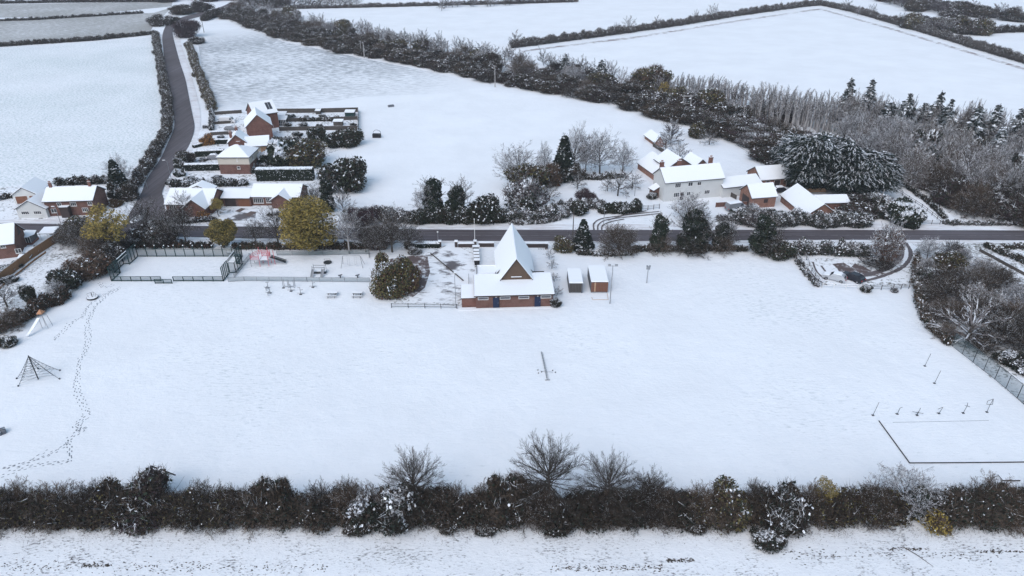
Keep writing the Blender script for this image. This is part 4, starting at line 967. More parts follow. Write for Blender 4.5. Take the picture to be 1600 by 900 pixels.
def floods(o,h):
    g=MB(); g.tube([[-.75,0,h-.05],[.75,0,h-.05]],.045,6); g.tube([[0,0,h-.5],[0,0,h+.1]],.05,6); sub(o,'crossarm',g,['steel'])
    for x in (-.6,.6):
        g=MB(); g.add([(x-.24,-.2,h),(x+.24,-.2,h),(x+.24,.1,h-.05),(x-.24,.1,h-.05),(x-.24,-.12,h+.32),(x+.24,-.12,h+.32),(x+.24,.16,h+.27),(x-.24,.16,h+.27)],[(0,3,2,1),(4,5,6,7),(0,1,5,4),(1,2,6,5),(2,3,7,6),(3,0,4,7)]); sub(o,'floodlight',g,['steel'])
pole('floodlight_mast','tall grey floodlight mast with twin lamps beside the red-brown container',953,474.5,7.6,.085,'steel',floods,'floodlight')
pole('floodlight_mast','short post with a cluster of lamps standing alone on the snow right of the containers',1010.5,442,3.0,.08,'steel',lambda o,h:(lambda g:(g.box(-.35,-.15,h-.1,.35,.1,h+.45),g.box(-.4,-.2,h+.47,-.1,.1,h+.7),g.box(.1,-.2,h+.47,.4,.1,h+.7),sub(o,'lamp_cluster',g,['steel'])))(MB()),'floodlight')
pole('street_lamp','short lantern post by the snowy gate pier of the pavilion drive',685,385,3.1,.06,'steel',lantern)
pole('street_lamp','slim lamp post at the front corner of the low rail fence by the pavilion drive',712.5,481,6.4,.06,'steel',arm_lamp(.1,.6))
pole('flagpole','white pole rising beside the row of bins at the roadside wall',742,379,5.3,.06,'white',lambda o,h:(lambda g:(g.box(-.12,-.12,h,.12,.12,h+.14),sub(o,'cap',g,['lamp_glass'])))(MB()))
pole('utility_pole','tall dark pole at the roadside right of the pavilion',894.5,378,7.8,.10,'old_wood')
pole('utility_pole','short pale post on the far verge at the farm driveway entrance',943,352,4.2,.07,'steel')
pole('utility_pole','thin pole standing on the farmhouse lawn near the clipped hedge',991.5,306,5.0,.06,'steel')
pole('street_lamp','street lamp by the junction on the right kerb of the side road',268,281,5.0,.06,'steel',arm_lamp(-.8))
pole('street_lamp','street lamp in the verge in the mouth of the side road',231,296,5.4,.06,'steel',arm_lamp(.8))
pole('street_lamp','street lamp on the near pavement in front of the white bungalow',96,352,4.2,.06,'steel',arm_lamp(-.5))
pole('utility_pole','leaning pale pole in the scrub behind the roadside hedge at right',1365,337,6.5,.08,'pale_bark',lean=(.9,0))
pole('utility_pole','wooden pole standing in the long grass of the paddock beside the upper side road bend',319,51,7.5,.13,'old_wood',lambda o,h:(lambda g:(g.box(-.9,-.06,h-.5,.9,.06,h-.38),sub(o,'crossarm',g,['old_wood'])))(MB()))
pole('utility_pole','single pale pole against the dark tree belt above the paddock',773.5,136,8.2,.17,'pale_bark',lambda o,h:(lambda g:(g.box(-.8,-.08,h-.3,.8,.08,h-.15),sub(o,'crossarm',g,['pale_bark'])))(MB()))
pole('utility_pole','left pole of the close pair against the dark tree belt',565,88,6.6,.17,'pale_bark'); pole('utility_pole','right pole of the close pair against the dark tree belt',569.5,91,7.4,.17,'pale_bark')
r_=empty('electricity_pole',G(1069,184),0,'H-shaped twin electricity pole standing in the snowy scrub above the farm','utility pole')
for x in (-.9,1.6): g=MB(); g.tube([[x,0,0],[x,0,7.6]],.14,6); sub(r_,'pole',g,['pale_bark'])
g=MB(); g.box(-1.5,-.1,7.1,2.2,.1,7.3,0,1); g.box(-.9,-.1,4.7,1.6,.1,4.85); sub(r_,'crossarm',g,['pale_bark','snow'])
board_fence('low dark rail fence closing the front of the pavilion drive',[(612,481),(664,481.5),(714,482.5)],0.95,'dark_steel','dark_steel',2.0,'rail_fence',rails=(.35,.85))
board_fence('white rail fence behind the ivy-clad roadside trees',[(1068,389),(1120,389.5),(1184,391)],1.0,'pale_bark','pale_bark',2.4,'rail_fence',rails=(.5,.9))
board_fence('white rail fence along the front of the small car park',[(1284,449),(1340,452),(1358,452.5)],0.95,'white','white',2.0,'rail_fence',rails=(.5,.9))
board_fence('thin wire and post fence closing the right side of the car park front',[(1358,453),(1395,453),(1432,450)],1.1,'steel','old_wood',1.6,'wire_fence',rails=(.4,.75,1.05))
board_fence('post and rail fence down the left side of the small car park',[(1256,398),(1268,425),(1284,449)],0.95,'old_wood','old_wood',2.0,'rail_fence',rails=(.5,.9))
board_fence('timber fence beside the snowy track above the road at right',[(1400,300),(1440,325),(1472,350)],1.0,'old_wood','old_wood',2.2,'rail_fence',rails=(.45,.85))
board_fence('small field gate at the mouth of the snowy track',[(1441,349),(1455,351),(1468,351)],1.1,'steel','old_wood',2.2,'field_gate',rails=(.3,.6,.9),cat='gate')
board_fence('dark rail fence crossing the snow at the far right of the field',[(1530,393),(1600,431),(1640,452)],0.7,'old_wood','old_wood',2.5,'rail_fence')
board_fence('thin post fence beside the farmhouse drive gate',[(1002,328),(1012,328.5),(1030,326)],1.2,'steel','old_wood',1.5,'wire_fence',rails=(.4,.8,1.1))
board_fence('dark wooden boundary fence running from the field stable towards the farm',[(1020,229),(1042,243),(1060,258),(1100,262)],1.2,'old_wood','old_wood')
# brick wall and piers at the pavilion entrance
def wall_seg(label,a,b,h,pier=None):
    A=np.array(G(*a)); B=np.array(G(*b)); L=np.linalg.norm(B-A); r=empty('boundary_wall',tuple(A),math.atan2(B[1]-A[1],B[0]-A[0]),label,'wall')
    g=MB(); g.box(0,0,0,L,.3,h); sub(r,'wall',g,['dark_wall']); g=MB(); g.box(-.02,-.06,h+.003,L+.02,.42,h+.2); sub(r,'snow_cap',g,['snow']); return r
wall_seg('snow-capped brick wall left of the row of bins',(716,387),(741,387),.9)
wall_seg('snow-capped brick wall between the bins and the hall roof',(748,386),(772,386),.9)
wall_seg('snow-capped brick wall right of the hall roof',(820,387),(853,387),.9)
for (px,py,lb) in ((687.5,386,'left snow-capped brick gate pier at the pavilion drive'),(713,386,'right snow-capped brick gate pier at the pavilion drive'),(742.5,385.5,'brick pier topped with snow at the head of the row of bins'),(854,389,'snow-capped brick pier at the right end of the roadside wall')):
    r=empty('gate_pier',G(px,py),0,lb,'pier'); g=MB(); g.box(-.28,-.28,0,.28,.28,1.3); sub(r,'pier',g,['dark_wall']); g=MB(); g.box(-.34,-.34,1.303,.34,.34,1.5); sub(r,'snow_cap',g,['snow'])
# bins
def wheelie(px,py,label,w=.75):
    r=empty('wheeled_bin',G(px,py),0,label,'bin','row of snow-topped bins beside the pavilion'); g=MB()
    g.add([(-w*.42,-.3,.06),(w*.42,-.3,.06),(w*.42,.3,.06),(-w*.42,.3,.06),(-w*.5,-.38,1.1),(w*.5,-.38,1.1),(w*.5,.38,1.1),(-w*.5,.38,1.1)],[(0,3,2,1),(4,5,6,7),(0,1,5,4),(1,2,6,5),(2,3,7,6),(3,0,4,7)]); sub(r,'body',g,['black'])
    g=MB(); g.box(-w*.55,-.42,1.103,w*.55,.42,1.16); sub(r,'lid',g,['black']); g=MB(); g.box(-w*.54,-.41,1.163,w*.54,.41,1.32); sub(r,'snow_cap',g,['snow'])
    for x in (-w*.36,w*.36): g=MB(); g.tube([[x-.04,.28,.1],[x+.04,.28,.1]],.1,8); sub(r,'wheel',g,['black'])
for i,(y,lb) in enumerate(((393,'large snow-topped bin nearest the roadside pier'),(399,'second snow-topped bin in the row beside the pavilion, next to the largest one'),(404,'middle snow-topped bin in the row beside the pavilion'),(409,'snow-topped bin one before the pavilion end of the row'),(414,'snow-topped bin at the pavilion end of the row'))):
    wheelie(744+i*.35,y,lb,1.35 if i==0 else 1.1)
g=MB(); 
for i in range(6): g.tube([[i*.35,0,0],[i*.35+.2,0,1.0]],.03,4)
g.tube([[0,0,1],[2.2,0,1.0]],.035,4); o=g.build('stair_railing',['dark_steel']); o.location=(*G(841,390),0); tag(o,'dark stair railing at the right end of the roadside wall','railing')
g=MB(); P=[pl(-1.2,5.2),pl(-1.2,11)]
for k in range(7):
    y=5.2+k*1.0; a=pl(-1.3,y); g.tube([[*a,0],[*a,1.1]],.035,4)
g.tube([[*pl(-1.3,5.2),1.1],[*pl(-1.3,11.2),1.1]],.035,4); g.tube([[*pl(-1.3,5.2),.5],[*pl(-1.3,11.2),.5]],.03,4); o=g.build('ramp_railing',['dark_steel']); tag(o,'dark ramp railing along the left side of the pavilion','railing')
r_=empty('barrier_rail',G(673,398),0,'long fallen timber rail lying diagonally across the pavilion drive','rail'); a=np.array(G(673,398)); b=np.array(G(724,440)); g=MB(); g.tube([[0,0,.35],[*(b-a)*.6,.3],[*(b-a),.25]],.11,6); 
for t_ in (0.02,.5,.97): c=(b-a)*t_; g.tube([[*c,0],[*c,.34]],.1,5)
sub(r_,'rail',g,['old_wood'])
# tall mesh fence, right
def mesh_fence(label,pts,h,step,mat,postmat,name='mesh_fence',toppost=0,toprail=True,world=False,group=None):
    P=[np.array(p if world else G(*p)) for p in pts]; o0=P[0]; r=empty(name,tuple(o0),0,label,'fence',group)
    pb=MB()
    for a,b in zip(P[:-1],P[1:]):
        A,B=a-o0,b-o0; L=np.linalg.norm(B-A); k=max(1,round(L/step)); 
        g=MB(); g.add([(*A,.03),(*B,.03),(*B,h),(*A,h)],[(0,1,2,3)]); sub(r,'mesh_panel',g,[mat])
        for i in range(k+1):
            c=A+(B-A)*i/k; g=MB(); g.tube([[*c,0],[*c,h+toppost]],.05,6); sub(r,'post',g,[postmat])
        for z in ((.06,h) if toprail else (.06,)): pb.tube([[*A,z],[*B,z]],.035,4)
    sub(r,'rail',pb,[postmat]); return r
mesh_fence('tall dark green mesh fence cutting across the snow at the right edge',[(1487,541),(1520,566.5),(1554,593),(1589,622.5),(1640,668)],2.5,2.75,'netting','dark_steel')
# MUGA court
X0,X1,Y0,Y1=-75.9,-54.7,114.5,125.0
def muga():
    r=empty('games_court_fence',(X0,Y0),0,'dark green steel fence enclosing the rectangular ball court','fence')
    w=X1-X0; d=Y1-Y0
    def run(a,b,h,step,top=0.0):
        a=np.array(a);b=np.array(b);L=np.linalg.norm(b-a);k=max(1,round(L/step))
        g=MB(); g.add([(*a,.05),(*b,.05),(*b,h),(*a,h)],[(0,1,2,3)]); sub(r,'mesh_panel',g,['weldmesh'])
        for i in range(k+1):
            c=a+(b-a)*i/k; g=MB(); g.box(c[0]-.06,c[1]-.06,0,c[0]+.06,c[1]+.06,h+top); p=sub(r,'post',g,['green_steel'])
            if top: g=MB(); g.box(c[0]-.08,c[1]-.08,h+top+.003,c[0]+.08,c[1]+.08,h+top+.15); sub(p,'snow_cap',g,['snow'])
        g=MB(); g.tube([[*a,.12],[*b,.12]],.09,4); g.tube([[*a,h],[*b,h]],.05,4); sub(r,'rail',g,['green_steel'])
    run((0,0),(w*.445,0),1.0,1.95); run((w*.555,0),(w,0),1.0,1.95); run((w*.41,-.9),(w*.56,-.9),.9,1.6)
    run((0,d),(w,d),1.7,1.93,.75)
    run((0,0),(0,3.4),2.9,1.1); run((0,7.0),(0,d),2.9,1.1); run((w,0),(w,3.0),2.9,.75); run((w,7.2),(w,d),2.9,1.1)
    for x in (-1.2,w+1.2):  # goal recesses
        x0=0 if x<0 else w; run((x0,3.4),(x,3.4),2.2,1.2); run((x0,7.1),(x,7.1),2.2,1.2); run((x,3.4),(x,7.1),2.2,1.2)
        g=MB(); g.tube([[x0,3.4,0],[x0,3.4,2.3],[x0,7.1,2.3],[x0,7.1,0]],.07,6); sub(r,'goal_frame',g,['white'])
        g=MB(); g.box(min(x,x0),3.4,2.25,max(x,x0),7.1,2.32); 
    for x in (0,w): g=MB(); g.box(x-.05,3.4,2.9,x+.05,7.1,3.0,1,1); g.box(x-.03,3.4,2.35,x+.03,7.1,2.9,0); sub(r,'head_panel',g,['weldmesh','snow'])
    return r
muga()
r_=empty('park_bench',G(354,398.5),0,'small snow-covered bench in the right rear corner of the ball court','bench'); g=MB(); g.box(0,0,.42,1.6,.5,.5,0,1); sub(r_,'seat',g,['dark_steel','snow']); g=MB(); g.box(0,.5,.55,.7,.56,1.1,0); sub(r_,'backrest',g,['white'])
# playground fence
mesh_fence('low silver fence along the front of the playground',[(357,440.5),(382,439),(480,440),(578,441)],.95,2.6,'netting','steel','playground_fence')
mesh_fence('low silver fence along the back of the playground',[(433,399),(505,399),(577,397),(577,403)],.95,3.4,'netting','steel','playground_fence')
mesh_fence('low silver fence down the left side of the playground beside the ball court',[(366,434),(392,402)],.95,1.8,'netting','steel','playground_fence')
def frame(name,label,px,py,segs,mat,r=.045,cat=None,rz=0,parts=None,group=None):
    o=empty(name,G(px,py),rz,label,cat or name.replace('_',' '),group)
    g=MB()
    for a,b in segs: g.tube([list(a),list(b)],r,5)
    sub(o,'frame',g,[mat])
    if parts: parts(o)
    return o
# climbing frame
def cf(o):
    for x,y in ((0,0),(1.7,.1),(3.4,.2),(.1,1.6),(1.8,1.7),(3.5,1.6),(.9,2.8),(2.6,2.8),(4.3,1.2)):
        g=MB(); g.tube([[x,y,0],[x,y,3.0]],.06,6); sub(o,'post',g,['pink' if x>.5 else 'steel'])
    for x,y,w in ((0,0,1.7),(1.8,.1,1.6),(.2,1.6,1.6)): g=MB(); g.box(x,y,1.35,x+w,y+1.5,1.45,0,1); sub(o,'platform',g,['steel','snow'])
    for (a,b) in (((0,0),(1.7,.1)),((1.8,1.7),(3.5,1.6)),((0,0),(.1,1.6)),((3.4,.2),(3.5,1.6)),((.1,1.6),(.9,2.8)),((.9,2.8),(2.6,2.8)),((2.6,2.8),(3.5,1.6))):
        g=MB()
        for z in (1.7,2.0,2.3): g.tube([[*a,z],[*b,z]],.05,4)
        sub(o,'guard_panel',g,['pink'])
    g=MB(); V=[]
    for i in range(6):
        t=i/5; V+= [(3.6+2.8*t,1.0+.15*t,1.5-1.3*t+.1*t*t),(3.6+2.8*t,1.9+.15*t,1.5-1.3*t+.1*t*t)]
    g.add(V,[(2*i,2*i+2,2*i+3,2*i+1) for i in range(5)],0)
    for s in (0,1): g.tube([[v[0],v[1],v[2]+.15] for v in V[s::2]],.09,5)
    sub(o,'slide',g,['dark_steel'])
o=empty('climbing_frame',G(393,417),0,'pink and red climbing frame with dark slide in the playground','climbing frame'); cf(o)
def toddler(o):
    for x in (0,1.9):
        g=MB(); g.add([(x,-1.3,.15),(x+.45,-1.3,.15),(x+.45,.3,1.0),(x,.3,1.0)],[(0,1,2,3)]); g.tube([[x,-1.3,.2],[x,.3,1.15]],.06,4); g.tube([[x+.45,-1.3,.2],[x+.45,.3,1.15]],.06,4); sub(o,'slide',g,['steel'])
    g=MB(); g.box(-.2,.3,.4,2.6,1.4,.5,0,1); g.box(-.2,.3,0,2.6,.36,.4,0); sub(o,'platform',g,['dark_steel','snow'])
frame('toddler_slide','small twin-slide play unit in the middle of the playground',488,429,[((0,.4,0),(0,.4,1.6)),((2.4,.4,0),(2.4,.4,1.6)),((0,1.4,0),(0,1.4,1.6)),((2.4,1.4,0),(2.4,1.4,1.6)),((0,.4,1.3),(2.4,.4,1.3)),((0,1.4,1.3),(2.4,1.4,1.3))],'steel',.06,parts=toddler)
def disc(r,z0,z1,mat,n=20,cx=0,cy=0):
    g=MB(); g.tube([[cx,cy,z0],[cx,cy,z1]],r,n); return g
def sws(o):
    for x in (1.2,2.6):
        g=MB(); g.box(x-.25,-.1,.5,x+.25,.1,.55,0,1); s=sub(o,'seat',g,['black','snow']); g=MB(); g.tube([[x-.2,0,.55],[x-.2,0,2.3]],.015,3); g.tube([[x+.2,0,.55],[x+.2,0,2.3]],.015,3); sub(s,'chain',g,['steel'])
frame('swing_set','silver two-seat swing set at the right end of the playground',536,416,[((-.2,-.9,0),(.2,0,2.3)),((-.2,.9,0),(.2,0,2.3)),((4.1,-.9,0),(3.6,0,2.3)),((4.1,.9,0),(3.6,0,2.3)),((.2,0,2.3),(3.6,0,2.3))],'steel',.05,parts=sws)
o=frame('roundabout','small dish roundabout on the ground behind the twin slide',512,411,[((-.5,0,.3),(-.6,0,.9)),((.5,0,.3),(.6,0,.9)),((-.6,0,.9),(.6,0,.9))],'steel',.04); sub(o,'deck',disc(.8,.12,.25,0),['dark_steel'])
for px,lb in ((532,'left spring rider in the playground'),(559,'right spring rider in the playground, near the hedge end')):
    o=empty('spring_rider',G(px,434),0,lb,'spring rider'); g=MB(); g.tube([[0,0,0],[0,0,.4]],.12,8); sub(o,'spring',g,['dark_steel']); g=MB(); g.tube([[-.4,0,.5],[0,0,.5],[.4,0,.75]],[.12,.2,.1],6); sub(o,'seat',g,['slate'])
# outdoor gym
def gymm(kind,px,py,label):
    S={'stepper':([((0,0,0),(0,0,1.5)),((0,0,1.4),(-.4,0,1.5)),((0,0,.3),(-.7,0,.25)),((0,0,.3),(.7,0,.25)),((0,0,.9),(.5,0,1.0))],),
       'rails':([((0,0,0),(0,0,1.7)),((.9,0,0),(.9,0,1.7)),((1.1,0,0),(1.1,0,1.7)),((2,0,0),(2,0,1.7)),((0,0,.35),(.9,0,.35)),((1.1,0,.35),(2,0,.35)),((0,.6,0),(0,.6,1.5)),((2,.6,0),(2,.6,1.5))],),
       'bike':([((0,0,0),(0,0,1.2)),((-.3,0,1.2),(.3,0,1.25)),((0,0,.5),(0,-1.1,.5)),((0,-1.1,0),(0,-1.1,.9)),((-.3,-1.1,.9),(.3,-1.1,.9)),((-.3,-.6,.3),(.3,-.6,.3))],)}[kind]
    o=frame('gym_machine',label,px,py,S[0],'steel',.06,'exercise machine'); g=MB(); g.box(-.25,-.2,.0,.25,.2,.05); sub(o,'base_plate',g,['dark_steel'])
    if kind=='bike': g=MB(); g.box(-.22,-1.35,.9,.22,-1.0,.98,0,1); sub(o,'seat',g,['black','snow'])
    return o
gymm('bike',419,450,'upright gym bicycle, front left of the outdoor exercise machines'); gymm('bike',422,458,'snowy seated exercise machine nearest the open field'); gymm('rails',443,450,'pair of upright exercise frames behind the gym bicycle')
gymm('stepper',470,460,'low stepper in the middle of the exercise machines'); gymm('stepper',489,449,'right-hand cross trainer of the exercise machines'); gymm('stepper',455,455,'small twist stepper between the upright frames and the low stepper')
def bench(px,py,label):
    o=empty('picnic_table',G(px,py),0,label,'picnic table'); g=MB(); g.box(0,0,.72,1.85,.75,.78,0,1); sub(o,'tabletop',g,['old_wood','snow'])
    for y in (-.55,1.0): g=MB(); g.box(0,y,.42,1.85,y+.28,.47,0,1); sub(o,'seat',g,['old_wood','snow'])
    for x in (.25,1.5): g=MB(); g.tube([[x,-.5,0],[x,.3,.72]],.05,4); g.tube([[x,1.25,0],[x,.5,.72]],.05,4); g.tube([[x,-.45,.4],[x,1.2,.4]],.04,4); sub(o,'leg',g,['old_wood'])
bench(511,464,'left snow-topped picnic table in front of the playground'); bench(550.5,464,'right snow-topped picnic table, nearer the rhododendron')
# roundabout, cable slide, net climber
o=frame('roundabout','round spinner roundabout on the field by the footprints',145,466,[((-.5,-.2,.3),(-.7,-.2,1.0)),((.6,0,.3),(.75,0,1.0)),((0,.5,.3),(0,.6,1.0)),((-.7,-.2,1.0),(0,.6,1.0)),((0,.6,1.0),(.75,0,1.0))],'steel',.035); g=MB(); g.tube([[0,0,.1],[0,0,.3]],.95,24,0); g.add([(math.cos(a)*.9,math.sin(a)*.9,.306) for a in np.arange(20)*math.pi/10],[list(range(20))],1); sub(o,'deck',g,['black','snow']); g=MB(); g.tube([[0,0,.3],[0,0,1.1]],.07,6); sub(o,'pole',g,['black'])
o=frame('playground_slide','tall slide with orange canopy beside the left hedge',70,513,[((-.4,0,0),(-.4,0,3.0)),((.6,.0,0),(.3,0,3.0)),((-.3,.8,0),(-.3,.8,3.0)),((.8,.9,0),(.4,.8,3.0))],'steel',.04,'slide')
g=MB(); g.add([(-.5,-.1,2.8),(.5,-.1,2.8),(.5,.9,2.8),(-.5,.9,2.8),(0,.4,3.5)],[(0,1,4),(1,2,4),(2,3,4),(3,0,4)]); sub(o,'canopy',g,['orange'])
g=MB(); V=[]; 
for i in range(8):
    t=i/7; x=-.3-1.0*t; y=-.1-2.6*t; z=1.9*(1-t)**1.15+.2; V+=[(x-.28,y,z),(x+.28,y-.05,z)]
g.add(V,[(2*i,2*i+2,2*i+3,2*i+1) for i in range(7)],0); g.tube([[v[0],v[1],v[2]+.08] for v in V[1::2]],.05,4); sub(o,'chute',g,['snow','steel'])
o=empty('rope_net_climber',G(60,592.5),0,'dark pyramid rope climbing net on the snow at the left','rope climber'); g=MB(); g.tube([[0,0,0],[-.15,.1,4.2]],.09,8); sub(o,'pole',g,['dark_steel'])
apex=np.array([-.15,.1,4.15]); feet=[np.array(f) for f in ((-3.3,.1,0),(-1.9,-1.75,0),(3.2,-.0,0),(2.0,2.2,0),(-1.6,2.6,0))]; g=MB(); N2=MB()
for i,f in enumerate(feet):
    sag=(apex+f)/2+np.array([0,0,-.35]); path=[apex*(1-t)**2+2*sag*t*(1-t)+f*t*t for t in np.linspace(0,1,9)]; g.tube([list(p) for p in path],.035,4)
    f2=feet[(i+1)%5]; sag2=(apex+f2)/2+np.array([0,0,-.35])
    for t in np.linspace(.12,.8,7):
        a=apex*(1-t)**2+2*sag*t*(1-t)+f*t*t; b=apex*(1-t)**2+2*sag2*t*(1-t)+f2*t*t; mid=(a+b)/2; mid[:2]*=.72; mid[2]+=.0
        N2.tube([list(a),list(mid),list(b)],.022,3); N2.tube([list(mid),[mid[0]*.4,mid[1]*.4,max(mid[2],.3)]],.018,3)
        t2=t+.1; a2=apex*(1-t2)**2+2*sag*t2*(1-t2)+f*t2*t2; N2.tube([list(mid),list(a2)],.018,3)
sub(o,'rope',g,['rope']); sub(o,'net',N2,['rope'])
for f in feet: g=MB(); g.tube([[*f[:2],0],[*f[:2],.18]],.12,6); sub(o,'anchor',g,['dark_steel'])
o=empty('tyre_stack',G(3,677),0,'dark snowy ball-shaped play boulder at the left edge','boulder'); g=MB(); 
for k in range(4): a=k*1.57; g.tube([[.3*math.cos(a),.3*math.sin(a),0],[.35*math.cos(a),.35*math.sin(a),.5],[0,0,.8]],[.3,.33,.12],8,0,1,.5)
o2=sub(o,'stone',g,['slate','snow']); o.name='play_boulder'
# goal in mid field, seen end-on, with anchor weights
o=empty('football_goal',G(855,594),0,'white portable football goal seen end-on in the middle of the field','goal')
g=MB(); g.tube([[0,0,0.08],[-.62,7.2,.08]],.045,6); g.tube([[0,0,0.1],[.05,0.3,.8],[-.6,7.2,.3]],.03,6); g.tube([[-1.0,2.2,.1],[1.0,1.9,.1]],.025,6); g.tube([[-.3,-.05,.05],[.4,.0,.05]],.1,6); sub(o,'frame',g,['steel'])
for x,y in ((-1.35,2.5),(-1.3,1.7),(-.8,2.0),(.9,2.4),(1.3,1.9)): g=MB(); g.tube([[x,y,0],[x+.08,y,.14]],.08,5); sub(o,'weight',g,['old_wood'])
g=MB()
for i in range(16):
    t=i/16; g.tube([[-.62*t,7.2*t,.1],[.25-.62*t,7.2*t+.2,.25],[-.62*t-.2,7.2*t+.5,.12]],.02,3)
sub(o,'net',g,['rope'])
# exercise posts on the right
def expost(px,py,kind,label):
    segs={0:[((0,0,0),(.25,0,2.3))],1:[((0,0,0),(.1,0,1.1)),((.1,0,1.1),(.4,0,1.15)),((-.3,0,.05),(0,0,.05))],2:[((0,0,0),(.1,0,1.3)),((-.7,.2,.5),(.7,-.1,.4)),((-.4,-.3,.3),(.3,.3,.6))],3:[((-.35,0,.1),(0,0,.1)),((0,0,0),(.25,0,1.1)),((.2,0,1.1),(-.2,.2,.6))],4:[((0,0,0),(.15,0,1.3)),((-.2,0,1.35),(.6,0,1.1)),((.15,0,1.3),(.3,.3,1.6))],5:[((0,0,0),(0,0,1.3)),((-.3,.2,1.2),(.5,.2,1.2)),((-.3,.3,1.7),(.4,.3,2.1)),((.5,.2,1.2),(.4,.3,2.1)),((0,0,1.2),(.4,.3,2.1)),((-.3,.2,1.2),(-.3,.3,1.7))]}[kind]
    o=frame('trim_trail_post',label,px,py,segs,'dark_steel',.032,'exercise post'); g=MB(); g.box(-.18,-.15,0,.15,.15,.05); sub(o,'base_plate',g,['dark_steel'])
for a in ((1364,649,0,'tall leaning post left of the row of exercise posts'),(1402,647,1,'hooked low post, second in the row near the dark edging board'),(1433,649,2,'cross-shaped exercise post near the middle of the row'),(1467,646,3,'slanted low post right of the cross-shaped one'),(1505,645.5,4,'T-topped exercise post, second from the right'),(1542,644,5,'branched exercise station at the right end of the row'),(1445,572,0,'thin leaning pole farthest up the right of the field'),(1460,599,0,'thin leaning pole in the right of the field, nearer the viewer')): expost(*a)
o=empty('edging_board',G(1373,658),0,'long dark edging board bounding the lawn square at the lower right','edging'); a=np.array(G(1373,658)); P=[np.array(G(*p))-a for p in ((1373,658),(1421,724),(1510,723.5),(1660,722))]
for p,q in zip(P[:-1],P[1:]):
    g=MB(); g.tube([[*p,.08],[*q,.08]],.07,4); sub(o,'board',g,['black'])
o=empty('edging_board',G(1395,660),0,'faint half-buried edging line at the far side of the lawn square','edging'); a=np.array(G(1395,660)); b=np.array(G(1545,657))-a; g=MB(); g.tube([[0,0,-.03],[*b,-.03]],.045,4); sub(o,'board',g,['track_line'])
o=empty('timber_platform',G(1566,752),0,'low snow-topped timber platform at the lower right corner','platform'); g=MB(); g.box(0,0,.15,2.2,1.0,.22,0,1); g.box(0,0,0,2.2,.1,.15); sub(o,'deck',g,['old_wood','snow'])
o=frame('timber_climber','black timber A-frame leaning out of the near hedgerow at left',243,775,[((0,0,0),(-.2,1.2,3.7)),((1.6,-.6,0),(-.2,1.2,3.7)),((2.3,1.4,2.0),(-.2,1.2,3.7)),((-.9,1.6,0),(-.2,1.2,3.7))],'black',.085,'timber frame')
g=MB(); g.tube([[0,0,.08],[1.0,-1.1,.1],[2.0,-2.6,.06]],[.05,.04,.02],5); o=g.build('fallen_branch',['bark']); o.location=(*G(1410,855),0); tag(o,'thin fallen branch lying on the foreground snow at right','branch')
g=MB()
for s in (-1,1): g.tube([[s*.95,.2,0],[s*.95,.2,.9]],.05,5)
o=empty('livestock_feeder',G(589,215),0,'dark hay feeder with wire hoop standing in the paddock','feeder'); g=MB(); g.box(-1.25,-.6,.1,1.25,.6,1.2); sub(o,'body',g,['black']); g=MB(); g.tube([[1.2*math.cos(a),.7,1.2+1.0*math.sin(a)] for a in np.linspace(0,math.pi,9)],.06,5); sub(o,'hoop',g,['dark_steel'])
o=empty('water_trough',G(611,167),.5,'small dark trough alone on the paddock snow','trough'); g=MB(); g.box(-1,-.5,0,1,.5,.7); sub(o,'body',g,['slate'])

